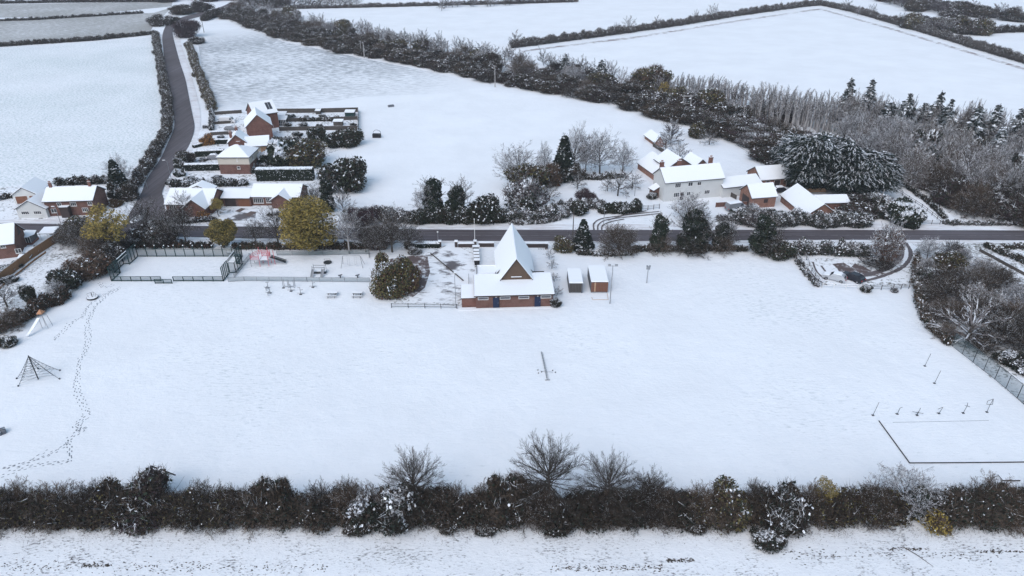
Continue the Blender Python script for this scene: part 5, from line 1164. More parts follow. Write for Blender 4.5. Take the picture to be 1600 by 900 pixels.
# ------------------------------------------------------------------ vehicles
def car(px,py,rz,label,paint='silver_car',snowy=True,kind='car',L=4.2,W=1.75,H=1.48,cat='car'):
    o=empty('parked_'+('van' if kind=='van' else 'car'),G(px,py),rz,label,cat); h=L/2
    if kind=='van': prof=[(-h,.3),(-h,.95),(-h+.05,1.85),(-h+.3,2.0),(h-1.5,2.0),(h-1.15,1.85),(h-.75,1.15),(h-.1,.95),(h,.6),(h,.3)]
    else: prof=[(-h,.3),(-h+.02,.75),(-h+.15,.95),(-h+.55,1.35),(-h+.95,H),(.25,H),(h-1.25,.95),(h-.15,.8),(h,.55),(h,.3)]
    P=np.array(prof); n=len(P); w=W/2
    g=MB(); rows=[]
    for yy,sx,sz in ((-w,1,0),(-w*.98,1,0),(-w*.86,.97,.02),(w*.86,.97,.02),(w*.98,1,0),(w,1,0)):
        tuck=np.where(P[:,1]>1.0,.16,0.0)*(1 if abs(yy)>w*.9 else .6)
        rows.append(np.stack([P[:,0]*sx,np.full(n,yy)*(1-tuck),P[:,1]+sz],1))
    V=np.concatenate(rows); F=[(i*n+j,i*n+(j+1)%n,(i+1)*n+(j+1)%n,(i+1)*n+j) for i in range(5) for j in range(n)]
    g.add(V,F,0); g.poly([tuple(x) for x in rows[0][::-1]],0); g.poly([tuple(x) for x in rows[5]],0)
    sub(o,'body',g,[paint])
    def patch(name,a,b,yy0,yy1,off,mat):
        g=MB(); a=np.array(a);b=np.array(b); d=b-a; nn=np.array([-d[1],d[0]]); nn=nn/np.linalg.norm(nn)*off
        if nn[1]<0: nn=-nn
        k=MB(); g.add([(a[0]+nn[0],yy0,a[1]+nn[1]),(b[0]+nn[0],yy0*.88,b[1]+nn[1]),(b[0]+nn[0],yy1*.88,b[1]+nn[1]),(a[0]+nn[0],yy1,a[1]+nn[1])],[(0,1,2,3)]); return sub(o,name,g,[mat])
    zt=H if kind!='van' else 2.0
    if kind=='van': patch('windscreen',(h-.78,1.2),(h-1.15,1.82),-w*.8,w*.8,.035,'glass')
    else:
        patch('windscreen',(h-1.3,.98),(.3,H-.03),-w*.8,w*.8,.035,'glass'); patch('rear_window',(-h+.2,1.0),(-h+.85,H-.06),-w*.75,w*.75,.035,'glass')
    for s in (-1,1):
        g=MB(); z0,z1=(1.0,H-.12) if kind!='van' else (1.2,1.75); x0,x1=(-h+.75,.9) if kind!='van' else (h-1.9,h-1.0)
        yb=w*.86*s; g.add([(x0,yb*1.0,z0),(x1,yb,z0),(x1-.55 if kind!='van' else x1-.2,yb,z1),(x0+.25,yb,z1)],[(0,1,2,3)]); g.v[0][:,1]=s*(w*.845+.012)*1.0; sub(o,'side_window',g,['glass'])
        for x in (-h+.75,h-.8):
            g=MB(); g.tube([[x,s*(w-.2),.32],[x,s*(w+.015),.32]],.32,14); wl=sub(o,'wheel',g,['black']); g=MB(); g.tube([[x,s*(w+.016),.32],[x,s*(w+.03),.32]],.18,10); sub(wl,'rim',g,['steel'])
        g=MB(); g.box(h-.08,s*w*.65-.16,.6,h+.01,s*w*.65+.16,.74); sub(o,'headlight',g,['lamp_glass'])
        g=MB(); g.box(-h-.02,s*w*.72-.12,.68,-h+.06,s*w*.72+.12,.9); sub(o,'tail_light',g,['red_lamp'])
    if snowy:
        g=MB(); t=.1
        def slab(x0,z0,x1,z1,ww):
            g.add([(x0,-ww,z0+.025),(x1,-ww,z1+.025),(x1,ww,z1+.025),(x0,ww,z0+.025),(x0+.06,-ww*.92,z0+t),(x1-.06,-ww*.92,z1+t),(x1-.06,ww*.92,z1+t),(x0+.06,ww*.92,z0+t)],[(4,5,6,7),(0,1,5,4),(1,2,6,5),(2,3,7,6),(3,0,4,7)])
        if kind=='van': slab(-h+.2,2.0,h-1.45,2.0,w*.8); slab(h-.75,1.17,h-.15,.98,w*.85)
        else:
            slab(-h+.9,H,.3,H,w*.78); slab(h-1.25,.96,h-.1,.8,w*.88)
            if snowy=='full': slab(.25,H-.02,h-1.25,.97,w*.75); slab(-h+.15,.97,-h+.95,H-.02,w*.75)
        sub(o,'snow_cover',g,['snow'])
    return o
car(1303,437,2.55,'silver hatchback dusted with snow in the small car park','silver_car',True)
car(1331,437,2.2,'black car with a bare roof beside the silver hatchback','black_car',False,L=4.4)
car(357,192,.05,'van under thick snow in the front garden farthest up the side road','white_car','full','van',5.0,1.9,cat='van')
car(362,203,.1,'snow-covered car parked behind the timber fence near the tall gabled house','grey_car','full')
car(337,249,.1,'snow-covered car parked between the clipped hedges of the hipped house','grey_car','full')
car(1149,328,.35,'grey van under snow beside the orange brick barn','grey_car','full','van',5.0,1.9,cat='van')
car(1220,300,.15,'snow-covered car in the farmyard between the barns','black_car','full')

# ------------------------------------------------------------------ planting: foreground hedgerow
FH='near'
def near_hedge(label,path,h,mats,leaf,leaff,snowp,thr=0.55,clumpy=1.4,dens=0.9):
    return hedge('hedgerow',label,path,4.6,h*.9,dens,mats,leaf,leaff,snowp,tw=.045,L=0.75,var=.24,clumpy=clumpy,thr=thr,S=.09,cat='hedge',fringe=1.0)
near_hedge('brown-black stretch of the near hedgerow at the left, around the timber A-frame',[(-60,812),(70,812),(200,812),(320,812),(400,812)],4.0,('twig_dark','twig_brown','twig_dark'),('leaf_ivy','leaf_olive'),.25,.06,.66)
near_hedge('dark stretch of the near hedgerow between the A-frame and the snowy bush',[(400,810),(470,811),(545,811)],3.8,('twig_dark','twig_brown'),('leaf_ivy',),.4,.06,.66)
near_hedge('dense dark middle stretch of the near hedgerow under the bare trees',[(640,812),(760,812),(880,811),(1000,811),(1070,812)],4.3,('twig_dark','twig_brown','twig_dark'),('leaf_ivy',),.35,.05,.66)
near_hedge('brown stretch of the near hedgerow right of the bare trees',[(1075,811),(1120,812),(1175,812)],3.8,('twig_dark','twig_brown'),('leaf_olive','leaf_ivy'),.35,.03)
near_hedge('dark brown stretch of the near hedgerow below the small yellow tree',[(1255,812),(1320,812),(1395,811)],4.3,('twig_dark','twig_brown'),('leaf_olive','leaf_ivy'),.4,.04)
near_hedge('dark stretch of the near hedgerow at the right edge below the lawn square',[(1455,811),(1530,811),(1600,811),(1680,811)],5.0,('twig_dark','twig_dark','twig_brown'),('leaf_ivy',),.45,.09,.64)
plant('shrub_snowy2',572,815,4.2,'round bush with thick snow patches in the near hedgerow',w=4.6)
plant('shrub_snowy2',618,815,4.8,'second snow-patched bush just right of the round one in the near hedgerow',w=5.2)
plant('shrub_dark2',1218,818,5.4,'tall snow-laden dark bush standing in the near hedgerow at right',w=5.0)
plant('shrub_snowy2',1198,850,1.8,'low snow-laden bramble bush spilling onto the foreground snow',w=3.2)
plant('shrub_dark2',1420,800,3.0,'small dark bush in the gap of the near hedgerow',w=2.6)
plant('ivy1',1425,806,5.8,'slender ivy-clad stem in the gap of the near hedgerow, beside the yellow bush',w=2.6)
plant('yellow_thin',1278,800,5.4,'small yellow-leaved tree poking above the near hedgerow at right',w=2.6)
plant('shrub_yellow0',1458,822,2.6,'bright yellow bush at the foot of the near hedgerow',w=3.0)
plant('shrub_yellow0',8,812,4.6,'ochre bush at the left end of the near hedgerow',w=2.2)
plant('fan0',652,800,8.4,'bare fan-shaped tree growing out of the near hedgerow, left of the biggest one',w=7.8)
plant('fan1',858,800,10.6,'biggest bare fan-shaped tree in the near hedgerow',w=9.0)
plant('fan0',950,802,8.0,'bare tree just right of the biggest one in the near hedgerow',w=8.0)
plant('fan1',545,800,5.0,'small pale bare sapling in the near hedgerow left of the snowy bush',w=3.4)
plant('fan1',1172,800,5.0,'thin bare sapling in the near hedgerow before the snow-laden bush',w=3.0)
plant('snowy1',1405,800,6.4,'pale bare tree in the near hedgerow at the corner of the edging board',w=7.5)
plant('fan0',1010,802,5.8,'bushy bare top at the right of the near hedgerow trees',w=6.0)
plant('shrub_dark0',430,806,5.6,'bare bush standing a little taller in the left part of the near hedgerow',w=4)
plant('shrub_dark1',230,806,5.6,'spreading bare bush around the black A-frame',w=6)
plant('shrub_dark0',790,808,6.0,'tall dark bush in the near hedgerow left of the biggest tree',w=5)
plant('shrub_olive0',1130,808,4.9,'olive-topped bush in the near hedgerow',w=4.5)
for i,(x,w_) in enumerate(((560,3),(760,2.6),(700,2.4),(1085,2.6),(870,3))):
    plant('shrub_dark2',x,826,1.3,'low dark bramble tuft at the foot of the near hedgerow',w=w_,group='bramble tufts at the hedge foot')
# rough grass tufts on the verge under the hedge
g=MB(); n=16000
x=R.random(n)*130-65; base=G(800,826)[1]; y=base-np.abs(R.normal(size=n))*1.5+0.9+0.3*np.sin(x*.5)
k=clump(np.stack([x,y,x*0],1),.8,2)>.40; x,y=x[k],y[k]; n=len(x)
p=np.stack([x,y,np.zeros(n)],1); d=np.stack([R.normal(size=n)*.5,R.normal(size=n)*.5,.2+.6*R.random(n)],1)
g.ribbons(p,p+unit(d)*(0.1+.35*R.random(n))[:,None],.04,np.where(R.random(n)<.25,1,0)); o=g.build('rough_grass',['twig_dark','twig_brown']); tag(o,'dead grass and twigs poking through the snow below the near hedgerow','grass',kind='stuff')

# ------------------------------------------------------------------ left side
def H2(*a,**k): return hedge('hedge',*a,**k)
H2('dark straggling hedge from the left edge up towards the ball court',[(-30,520),(0,515),(40,500),(75,480),(100,468)],3.4,2.6,.9,('twig_dark','twig_brown'),('leaf_ivy','leaf_rust'),.6,.08)
plant('shrub_brown0',140,430,4.2,'rust-leaved rounded bush left of the ball court',w=6.5); plant('shrub_green0',108,448,3.6,'dark green bush in front of the rust-leaved bush',w=4.6)
plant('snowy0',92,466,3.6,'pale bare shrub between the green bush and the hedge',w=4)
plant('shrub_green0',48,470,3.4,'narrow dark evergreen bush on the snowy bank',w=1.8); plant('shrub_rust0',58,482,2.2,'small rust-coloured bush beside the narrow evergreen',w=2)
plant('far0',12,480,5.5,'pale leafless shrub at the left edge of the snowy bank',w=7); plant('shrub_green1',15,540,1.6,'low snowy bramble at the left edge of the field',w=2.6)
plant('brush1',18,512,3.6,'dark bush at the left end of the straggling hedge',w=5)
plant('yellow_thin',180,396,10.5,'tall thin tree with yellow leaves behind the ball court, left of the junction',w=8.5)
for i,(px,py,h,w_,k,lb) in enumerate(((115,380,4.5,7,'brush0','grey-brown leafless thicket bush by the tall wooden fence'),(145,392,5.5,7,'fard0','tangled bare tree in the thicket behind the rust-leaved bush'),(150,402,4.5,7,'brush1','dark leafless bush just behind the rust-leaved bush'),(170,388,5.5,7,'fard1','tangled bare tree at the foot of the thin yellow tree'),(122,372,4.5,6.5,'shrub_olive0','olive-tinged bush at the near kerb across from the cottage'),(178,405,3.4,4.5,'shrub_dark2','dark low bush beside the left end of the ball court'),(195,386,3.4,5,'brush0','small leafless bush behind the left corner of the ball court'))):
    plant(k,px,py,h,lb,w=w_)
plant('bare0',236,374,9.5,'dark bare tree at the mouth of the side road',w=8.5); plant('shrub_dark2',243,380,5.2,'dense dark bush under the bare tree at the road mouth',w=7.0); plant('shrub_dark1',262,382,4,'dark bush behind the ball court, right of the dense one',w=4)
plant('bare1',291,379,9.6,'dark bare tree behind the ball court, in front of the L-shaped bungalow',w=6.5)
plant('yellow_small',350,387,6.6,'small yellow-green tree at the right rear of the ball court',w=5.2)
plant('yellow_thin',341,337,4.4,'little yellowing tree beside the gable of the L-shaped bungalow',w=3.0)
plant('bare2',435,381,8.5,'dark bare tree between the two yellow trees',w=7.0); plant('bare1',401,383,6,'thin bare tree left of the climbing frame',w=4.5)
plant('yellow',493,392,11.2,'big round yellow-leaved tree behind the playground',w=10.4)
plant('birch',546,396,10.2,'pale-trunked birch right of the big yellow tree',w=6.0)
plant('shrub_red0',592,382,4.6,'reddish-brown leafless bush on the near side of the road',w=6.5)
plant('bare2',613,394,9.4,'dark bare tree above the rhododendron',w=7.5); plant('bare0',594,396,7.4,'smaller bare tree between the birch and the rhododendron',w=5.0)
plant('rhodo',606,460,7.2,'huge olive-green rhododendron with snow patches by the drive',w=7.8); plant('shrub_rust0',632,452,6.0,'rust-brown right half of the evergreen clump by the drive',w=5.2)
H2('dark roadside hedge behind the ball court',[(195,387),(260,386),(330,387)],1.8,1.5,1,('twig_dark','twig_dark'),('leaf_green','leaf_rust'),.8,.05)
H2('brownish roadside hedge behind the playground',[(370,388),(430,389),(500,389),(560,389),(600,389)],1.8,1.4,1,('twig_dark','twig_brown'),('leaf_green','leaf_rust'),.8,.04)
clipped_hedge('trimmed dark roadside hedge with snow along the top, left of the gate pier',(641,388),(686,388),1.3,1.0)
plant('shrub_snowy0',648,396,1.6,'small snowy shrub by the drive behind the rust-brown bush',w=2.6); plant('shrub_dark0',640,388,1.6,'small leafless shrub at the end of the trimmed roadside hedge',w=2)
# by the pavilion
for i,(px,py,h) in enumerate(((858,405,1.6),(862,420,1.5),(866,440,1.3),(870,462,1.3))):
    plant('far1',px,py,h*1.5,'thin snowy sapling beside the right wall of the pavilion',w=2.4,group='snowy saplings beside the pavilion',far=True)
plant('shrub_snowy2',868,478,1.7,'snow-speckled bush at the right front corner of the pavilion',w=1.9)

# ------------------------------------------------------------------ roadside trees south of the main road, right half
plant('shrub_olive0',878,391,3.0,'olive-green rounded bush right of the roadside wall',w=3.9)
plant('cypress',910,388,6.2,'dark snow-flecked conifer next to the olive-green bush',w=4.0)
plant('brush1',965,396,6.2,'big rounded bare bush with ivy base on the near roadside',w=7.6); plant('bare1',968,396,6.0,'bare branches rising out of the big rounded roadside bush',w=8)
plant('ivy0',1028,391,8.2,'dark ivy-clad column, first from the left of the roadside ivy trees',w=4.2)
plant('ivy1',1076,390,11.3,'tallest ivy-clad tree with bare crown in front of the farmhouse',w=7.6); plant('ivy0',1090,391,6.4,'bushy ivy mass leaning against the tallest ivy-clad tree',w=5)
plant('ivy1',1127,390,7.8,'narrow ivy-clad tree in front of the grey van',w=4.6); plant('ivy0',1190,394,8.4,'broad ivy-clad tree at the right end of the roadside ivy trees',w=6.0)
plant('bare0',1196,394,7.4,'pale-branched bare tree beside the broad ivy-clad tree',w=6.0)
plant('shrub_green0',1215,402,3.2,'dark green bush at the left corner of the car park hedge',w=4.6)
H2('low snow-flecked scrub along the field edge below the roadside trees',[(905,397),(935,399),(985,398)],1.8,1.0,1,('twig_dark',),('leaf_ivy',),.9,.45)
H2('low dark hedge joining the feet of the ivy-clad trees',[(985,393),(1060,392),(1140,391),(1165,393)],1.6,1.3,1,('twig_dark','twig_brown'),('leaf_ivy',),.8,.12)
H2('snow-dusted thick hedge between the main road and the small car park',[(1235,396),(1280,397),(1320,398),(1352,400)],3.0,2.6,.9,('twig_grey','twig_dark'),('leaf_green',),.8,.42)
H2('low snow-covered hedge curving down the left side of the car park',[(1243,400),(1252,420),(1266,436),(1276,448)],1.3,1.0,.9,('twig_grey','twig_dark'),('leaf_green',),.7,.55)
plant('frostround',1379,415,9.8,'round frosted tree beside the curving car park entrance',w=6.6); plant('brush0',1370,416,2.4,'brown mound of undergrowth beneath the round frosted tree',w=6.0)
plant('shrub_snowy2',1352,455,1.4,'small bush at the right end of the white rail fence',w=1.9); plant('shrub_snowy1',1396,456,1.0,'tiny shrub on the wire fence line of the car park',w=1.2)
# right-hand scrub
for a in (('snowy0',1448,405,4.6,5.4,'frosted round bush at the roadside, left end of the right-hand scrub'),('frostbrush0',1446,425,3.2,3.6,'snow-dusted shrub below the frosted round bush'),('shrub_snowy0',1450,440,3.2,4.6,'grey snow-dusted shrub left of the yellow-green bush'),('brush0',1488,400,3.4,4.4,'brown bush right of the frosted round bush'),
    ('shrub_olive0',1480,425,4.4,4.6,'yellow-green bush in the middle of the right-hand scrub'),('gnarly',1510,536,8.4,13,'big spreading bare tree with snow-lined limbs above the mesh fence'),('brush0',1475,470,4.4,8,'brown bush left of the spreading bare tree'),('brush0',1515,455,4.8,9,'brown bush behind the crown of the spreading bare tree'),('brush0',1560,450,4.2,7,'brown bush right behind the spreading bare tree'),
    ('frostbrush0',1535,425,2.8,6,'snowy bramble mound between the scrub and the dark rail fence'),('frostbrush1',1590,470,3.2,5.5,'snowy grey shrub at the right edge above the mesh fence'),('brush1',1460,500,3.8,5,'dark bush at the field edge beside the spreading tree'),('brush1',1478,530,2.8,4,'low dark bush at the lower tip of the scrub'),('brush0',1450,470,3.2,4,'brown bush on the field edge, halfway down the scrub'),
    ('fard2',1553,540,6,7,'leafless brown tree behind the mesh fence'),('brush0',1592,535,5,7,'brown leafless bush filling the right edge behind the mesh fence'),('shrub_snowy2',1572,566,2.2,3.5,'snow-flecked bramble along the mesh fence'),('shrub_snowy2',1602,580,2.4,4,'snow-flecked bramble at the right edge behind the mesh fence'),('brush0',1530,545,3,5,'dark bush under the spreading bare tree'),('far1',1575,500,6,7,'pale bare tree at the right edge of the scrub'),
    ('frostbrush1',1500,405,2.4,4,'snowy shrub near the roadside at right'),('shrub_snowy0',1560,430,1.6,4,'low snowy bramble patch by the dark rail fence'),('bare2',1560,540,6.5,6,'dark bare tree behind the upper end of the mesh fence')):
    plant(a[0],a[1],a[2],a[3],a[5],w=a[4])
H2('dark ragged hedge beside the main road at the right edge',[(1540,386),(1570,400),(1600,412),(1640,425)],1.6,1.3,1,('twig_dark',),('leaf_ivy',),.8,.25)
H2('low shrub line on the verge at the right edge of the road',[(1568,388),(1640,390)],1.6,1.1,.8,('twig_dark','twig_purple'),('leaf_green',),.4,.25)
H2('fringe of low brambles along the field edge of the right-hand scrub',[(1432,405),(1430,440),(1437,480),(1452,515),(1480,538)],1.8,1.5,.8,('twig_brown','twig_dark'),('leaf_ivy',),.5,.3)

# ------------------------------------------------------------------ north of the main road, centre
H2('long leafless hedge on the far side of the road behind the birch',[(548,345),(600,345),(650,346)],3.6,3.0,.8,('twig_grey','twig_dark'),('leaf_ivy',),.5,.3)
H2('dark leafy hedge on the far side of the road below the two ivy trees',[(640,348),(700,349),(760,348),(786,347)],3.2,3.2,.9,('twig_dark',),('leaf_ivy','leaf_green'),1.2,.12)
plant('ivy0',677,342,10.0,'left ivy-clad tree with pale bare crown across the road',w=6.2); plant('ivy1',718,342,10.2,'right ivy-clad tree with pale bare crown across the road',w=6.0)
plant('snowy2',668,342,9.2,'pale bare tree just left of the ivy-clad pair',w=6.5)
plant('shrub_green0',762,345,5.4,'dark evergreen bush across the road from the pavilion',w=6.6)
plant('shrub_red0',570,348,3.8,'purple-brown thicket across the road beside the birch',w=6)
H2('snow-covered bramble hedge across the road from the pavilion roof',[(786,344),(815,346),(850,343),(880,336)],3.6,2.6,.8,('twig_grey','twig_dark'),('leaf_ivy','leaf_green'),1.0,.50)
H2('snowy bramble hedge on the far roadside left of the clipped orchard hedge',[(870,328),(905,326),(940,325)],3.0,2.2,.8,('twig_grey','twig_dark'),('leaf_ivy',),.9,.40)
H2('low snowy brambles spilling down to the far roadside',[(800,351),(840,350),(872,344)],1.8,1.0,.8,('twig_grey','twig_dark'),('leaf_ivy',),.9,.5)
for a in (('snowy0',808,293,11.5,12.5,'wide frosted bare tree at the left of the orchard group'),('shrub_olive0',822,300,7.5,8.5,'tall olive-brown bush under the wide frosted tree'),('shrub_brown0',850,288,5.5,6.5,'brown bush between the frosted tree and the conifer'),('shrub_dark1',855,283,4,5,'dark purple-brown bush behind the orchard lawn'),('shrub_snowy1',818,328,7.6,8.5,'large snow-dusted bush at the left end of the orchard lawn'),('shrub_green1',822,334,4.8,5.6,'dark green snowy bush in front of the large snow-dusted one'),
    ('snowy1',850,275,9.5,4,'slender frosted tree left of the orchard conifer'),('cypress',880,280,11,6.0,'tall dark conifer in the orchard group'),('shrub_dark2',868,283,4.6,6,'dark bush at the foot of the orchard conifer'),('shrub_dark2',893,280,4.6,6,'dark bush right of the orchard conifer'),
    ('snowy2',898,272,13.5,9.5,'tallest frosted bare tree of the orchard group'),('snowy0',937,272,12,10.5,'wide frosted tree right of the tallest one'),('snowy1',972,268,8.5,6.5,'frosted tree at the right end of the orchard group'),('snowy0',915,268,11,7,'frosted tree between the two tallest ones'),
    ('orchard0',858,314,4.6,5.0,'small apple tree on the lawn nearest the roadside brambles'),('orchard1',902,296,4.2,5.0,'small frosted apple tree in the middle of the lawn'),('orchard0',949,299,4.2,3.6,'little apple tree with a dark straight trunk'),('orchard1',965,306,7.6,7.4,'largest apple tree leaning on the orchard lawn'),('orchard0',988,294,4.2,5.2,'apple tree nearest the brick barn'),
    ('shrub_red0',915,321,4.0,4.0,'round pinkish-brown bush on the orchard lawn'),('shrub_green0',905,334,3.0,3.6,'dark green bush in the far roadside brambles')):
    plant(a[0],a[1],a[2],a[3],a[5],w=a[4])
H2('low dark hedge behind the orchard lawn',[(902,280),(935,281),(975,277)],1.8,1.6,.9,('twig_dark','twig_grey'),('leaf_ivy',),.6,.3)
H2('dark clipped hedge with snow patches in front of the farm drive',[(943,333),(970,333),(996,330)],2.6,2.6,1.2,('twig_dark',),('leaf_ivy','leaf_green'),1.6,.16)
# garden hedges
clipped_hedge('long tall clipped hedge with thick snow on top beside the hipped house',(402,284),(489,283),2.2,3.2); 
clipped_hedge('clipped hedge in the front garden left of the hipped house roof',(306,246),(350,244),1.5,1.7); clipped_hedge('clipped front hedge directly left of the hipped house',(290,268),(343,267),1.6,1.8)
H2('snow-laden hedge between the hipped house and the bungalows',[(272,292),(320,291),(385,290)],2.0,1.9,.9,('twig_dark',),('leaf_ivy','leaf_green'),1.4,.45)
plant('shrub_orange0',324,226,3.3,'bright orange-leaved bush in the front garden',w=4.0)
clipped_hedge('low dark hedge right of the orange bush',(334,226),(362,225),1.2,1.4); clipped_hedge('low dark hedge at the kerb below the orange bush',(304,232),(320,228),.9,.9)
H2('dark snow-flecked hedge along the kerb by the upper front gardens',[(331,176),(332,190),(330,204)],1.7,1.7,.9,('twig_dark',),('leaf_ivy',),1,.4)
plant('shrub_green1',283,262,2.8,'snowy green bush at the kerb corner of the front gardens',w=4.0); plant('shrub_dark0',292,255,3.6,'leafless bush at the kerb below the front hedges',w=4.4); plant('laurel',282,275,2.0,'snow-topped round laurel at the kerb',w=2.8); plant('shrub_snowy2',266,288,1.6,'snowy little bush at the corner by the street lamp',w=2.2)
plant('palmy',440,257,6.8,'large dark palm-like evergreen behind the tall clipped hedge',w=8.6); plant('shrub_olive0',480,257,6.8,'olive-brown tree-like bush beside the palm-like evergreen',w=9.5); plant('shrub_snowy1',415,262,2.2,'snow-covered shrubs beside the hipped house',w=4.5)
plant('shrub_green0',495,222,4.8,'dark conifer bush in the middle of the back gardens',w=4.2); plant('shrub_green0',525,228,4.2,'dark green hedge bush near the end of the back gardens',w=6); plant('shrub_green0',545,228,5.0,'dark bush at the paddock end of the back gardens',w=6.5)
H2('dark hedge across the nearest back garden',[(430,222),(470,222),(510,220)],2.0,1.6,.9,('twig_dark',),('leaf_ivy','leaf_green'),1.2,.2)
H2('hedge between two of the far back gardens',[(470,190),(500,189.5),(530,190)],1.6,1.2,.9,('twig_dark','twig_brown'),('leaf_green',),.8,.2)
plant('shrub_green0',543,296,7.4,'large rounded dark bush alone at the edge of the paddock',w=9.2,cat='bush')
plant('far2',515,300,7,'pale bare tree behind the big yellow tree',w=6); plant('ivy0',513,330,8,'dark ivy-clad tree rising behind the big yellow tree',w=4.4); plant('bare2',490,325,6,'thin bare tree at the right gable of the long bungalow',w=5)
plant('far0',538,335,7,'frosted bare tree behind the birch',w=5)
H2('thin snowy hedge in front of the long bungalow garden',[(420,337),(470,337),(500,338)],1.2,1.0,.8,('twig_dark',),('leaf_ivy',),.6,.4)
H2('untidy snowy shrubs in the front garden of the L-shaped bungalow',[(262,348),(300,349),(335,346)],1.8,1.3,.8,('twig_dark','twig_purple'),('leaf_ivy',),.6,.35)
plant('far1',288,333,5.5,'small frosted tree in front of the L-shaped bungalow',w=5); plant('shrub_red0',280,341,2.5,'purple-brown shrub in front of the L-shaped bungalow',w=4)
plant('shrub_orange0',318,343,2,'small rusty shrub by the gable of the L-shaped bungalow',w=2.6)
# back of cottages
H2('dark hedge along the bottom of the frosted field behind the cottage',[(92,290),(130,288),(175,286),(190,286)],2.2,2.0,.9,('twig_dark',),('leaf_ivy',),.6,.15)
H2('thin dark hedge at the left edge behind the double garage',[(-20,318),(5,312),(20,309)],1.6,1.4,.9,('twig_dark',),('leaf_ivy',),.5,.2)
plant('snowy1',192,290,8.2,'frosted bare tree at the corner of the frosted field',w=7); plant('cypress',190,305,8.6,'dark conifer by the side road behind the cottage',w=5.0); plant('shrub_green1',187,309,4.2,'snowy evergreen bush beside the dark conifer',w=5); plant('shrub_dark0',204,312,4.5,'dark bush between the conifer and the side road',w=4)
plant('shrub_rust0',182,322,1.8,'rusty low bush at the gable of the cottage',w=3)
for i,(px,py,w_) in enumerate(((12,398,3),(8,425,3.5),(25,418,2.5),(58,392,1.6),(15,440,3))): plant('shrub_snowy2',px,py,1.2,'snow-covered low garden shrub in the lower left garden',w=w_,group='snowy shrubs in the lower left garden')
# farm
H2('thick mixed snowy hedgerow between the farm and the main road',[(1160,350),(1200,352),(1250,352),(1300,353),(1350,353)],4.0,3.2,.8,('twig_grey','twig_dark'),('leaf_ivy','leaf_green'),1.0,.35)
H2('low snow-covered shrubs in front of the grey van',[(1125,345),(1150,344),(1170,345)],2.4,1.4,.8,('twig_grey','twig_dark'),('leaf_ivy',),.8,.5)
plant('shrub_snowy1',1180,352,5.0,'snowy leafless bush at the left end of the farm hedgerow',w=5.5); plant('laurel',1155,340,1.8,'rounded snow-topped shrub by the yard wall',w=4.4)
plant('snowy2',1072,343,6.4,'fine-twigged bare tree in front of the farmhouse windows',w=8.2)
plant('shrub_green1',1048,262,3.6,'snowy evergreen bush behind the farmhouse range',w=6); plant('far1',1062,252,6,'frosted bare tree behind the farmhouse range',w=6); plant('far0',1040,236,5.5,'frosted bare tree above the farm garden',w=6); plant('orchard1',1108,226,4.6,'small round frosted tree on the garden slope',w=6.5)
plant('shrub_olive0',1090,215,5,'olive bush at the top of the farm garden',w=5); plant('shrub_snowy2',1018,310,1.6,'snow-covered shrub by the small lean-to',w=2.4)
plant('cedar0',1262,292,13.5,'largest snow-laden evergreen behind the farmyard',w=15); plant('cedar1',1318,300,12.0,'snow-laden evergreen in the middle of the group beside the farm track',w=14.5); plant('cedar0',1356,303,9.8,'snow-laden evergreen nearest the track',w=11,rz=2.0); plant('cedar1',1232,262,9,'snow-laden evergreen at the left end of the group',w=9,rz=1.0)
plant('cedar1',1297,286,12,'snow-laden evergreen behind the two largest ones',w=12,rz=4)
plant('shrub_snowy0',1368,322,3.6,'snow-dusted shrub at the foot of the evergreens',w=7); plant('laurel',1412,350,5.4,'dark rounded laurel with snow at the mouth of the track',w=7.0); plant('shrub_snowy2',1385,338,4,'snow-laden bush left of the rounded laurel',w=6); plant('shrub_dark1',1345,335,3.0,'dark bush between evergreens and hedgerow',w=7); plant('shrub_dark1',1330,325,3,'dark undergrowth beneath the middle evergreen',w=8)
sheet('farm_track',[(1384,262),(1396,262),(1440,292),(1500,350),(1455,350),(1415,312)],.10,'snow',label='snowy lane between the evergreens and the wood')
H2('dark low hedge along the right side of the snowy lane',[(1390,276),(1420,296),(1450,318),(1475,342)],1.5,1.2,1,('twig_dark',),('leaf_ivy',),.8,.2)
H2('snowy bramble line under the wood along the main road',[(1480,351),(1540,352),(1620,352)],1.8,1.0,.8,('twig_grey','twig_dark'),('leaf_ivy',),.8,.4)

# ------------------------------------------------------------------ side road hedges
H2('leafless clipped hedge on the left side of the side road',[(214,292),(224,272),(240,247),(252,225),(262,205),(264,180),(262,155),(256,130),(252,105),(247,80),(243,55)],3.6,2.4,.55,('twig_dark','twig_brown','twig_grey'),('leaf_ivy',),.4,.18,tw=.07)
H2('leafless hedge between the side road pavement and the paddock',[(333,172),(325,152),(316,130),(308,110),(302,90),(295,72)],3.6,2.6,.55,('twig_dark','twig_brown','twig_grey'),('leaf_olive',),.5,.16,tw=.07)
H2('dark hedge between the two stubble fields',[(-60,35),(60,31),(222,21)],3.0,1.6,.4,('twig_dark',),('leaf_ivy',),.3,.1,tw=.1,L=1.2)
H2('dark hedge between the stubble and the frosted field',[(-60,77),(60,69),(150,63),(238,54)],3.4,2.2,.4,('twig_dark',),('leaf_ivy',),.3,.1,tw=.1,L=1.2)
H2('dark hedge along the top edge of the stubble',[(-60,7),(100,4),(250,3)],3.0,2.4,.3,('twig_dark',),(),0,.1,tw=.13,L=1.4)
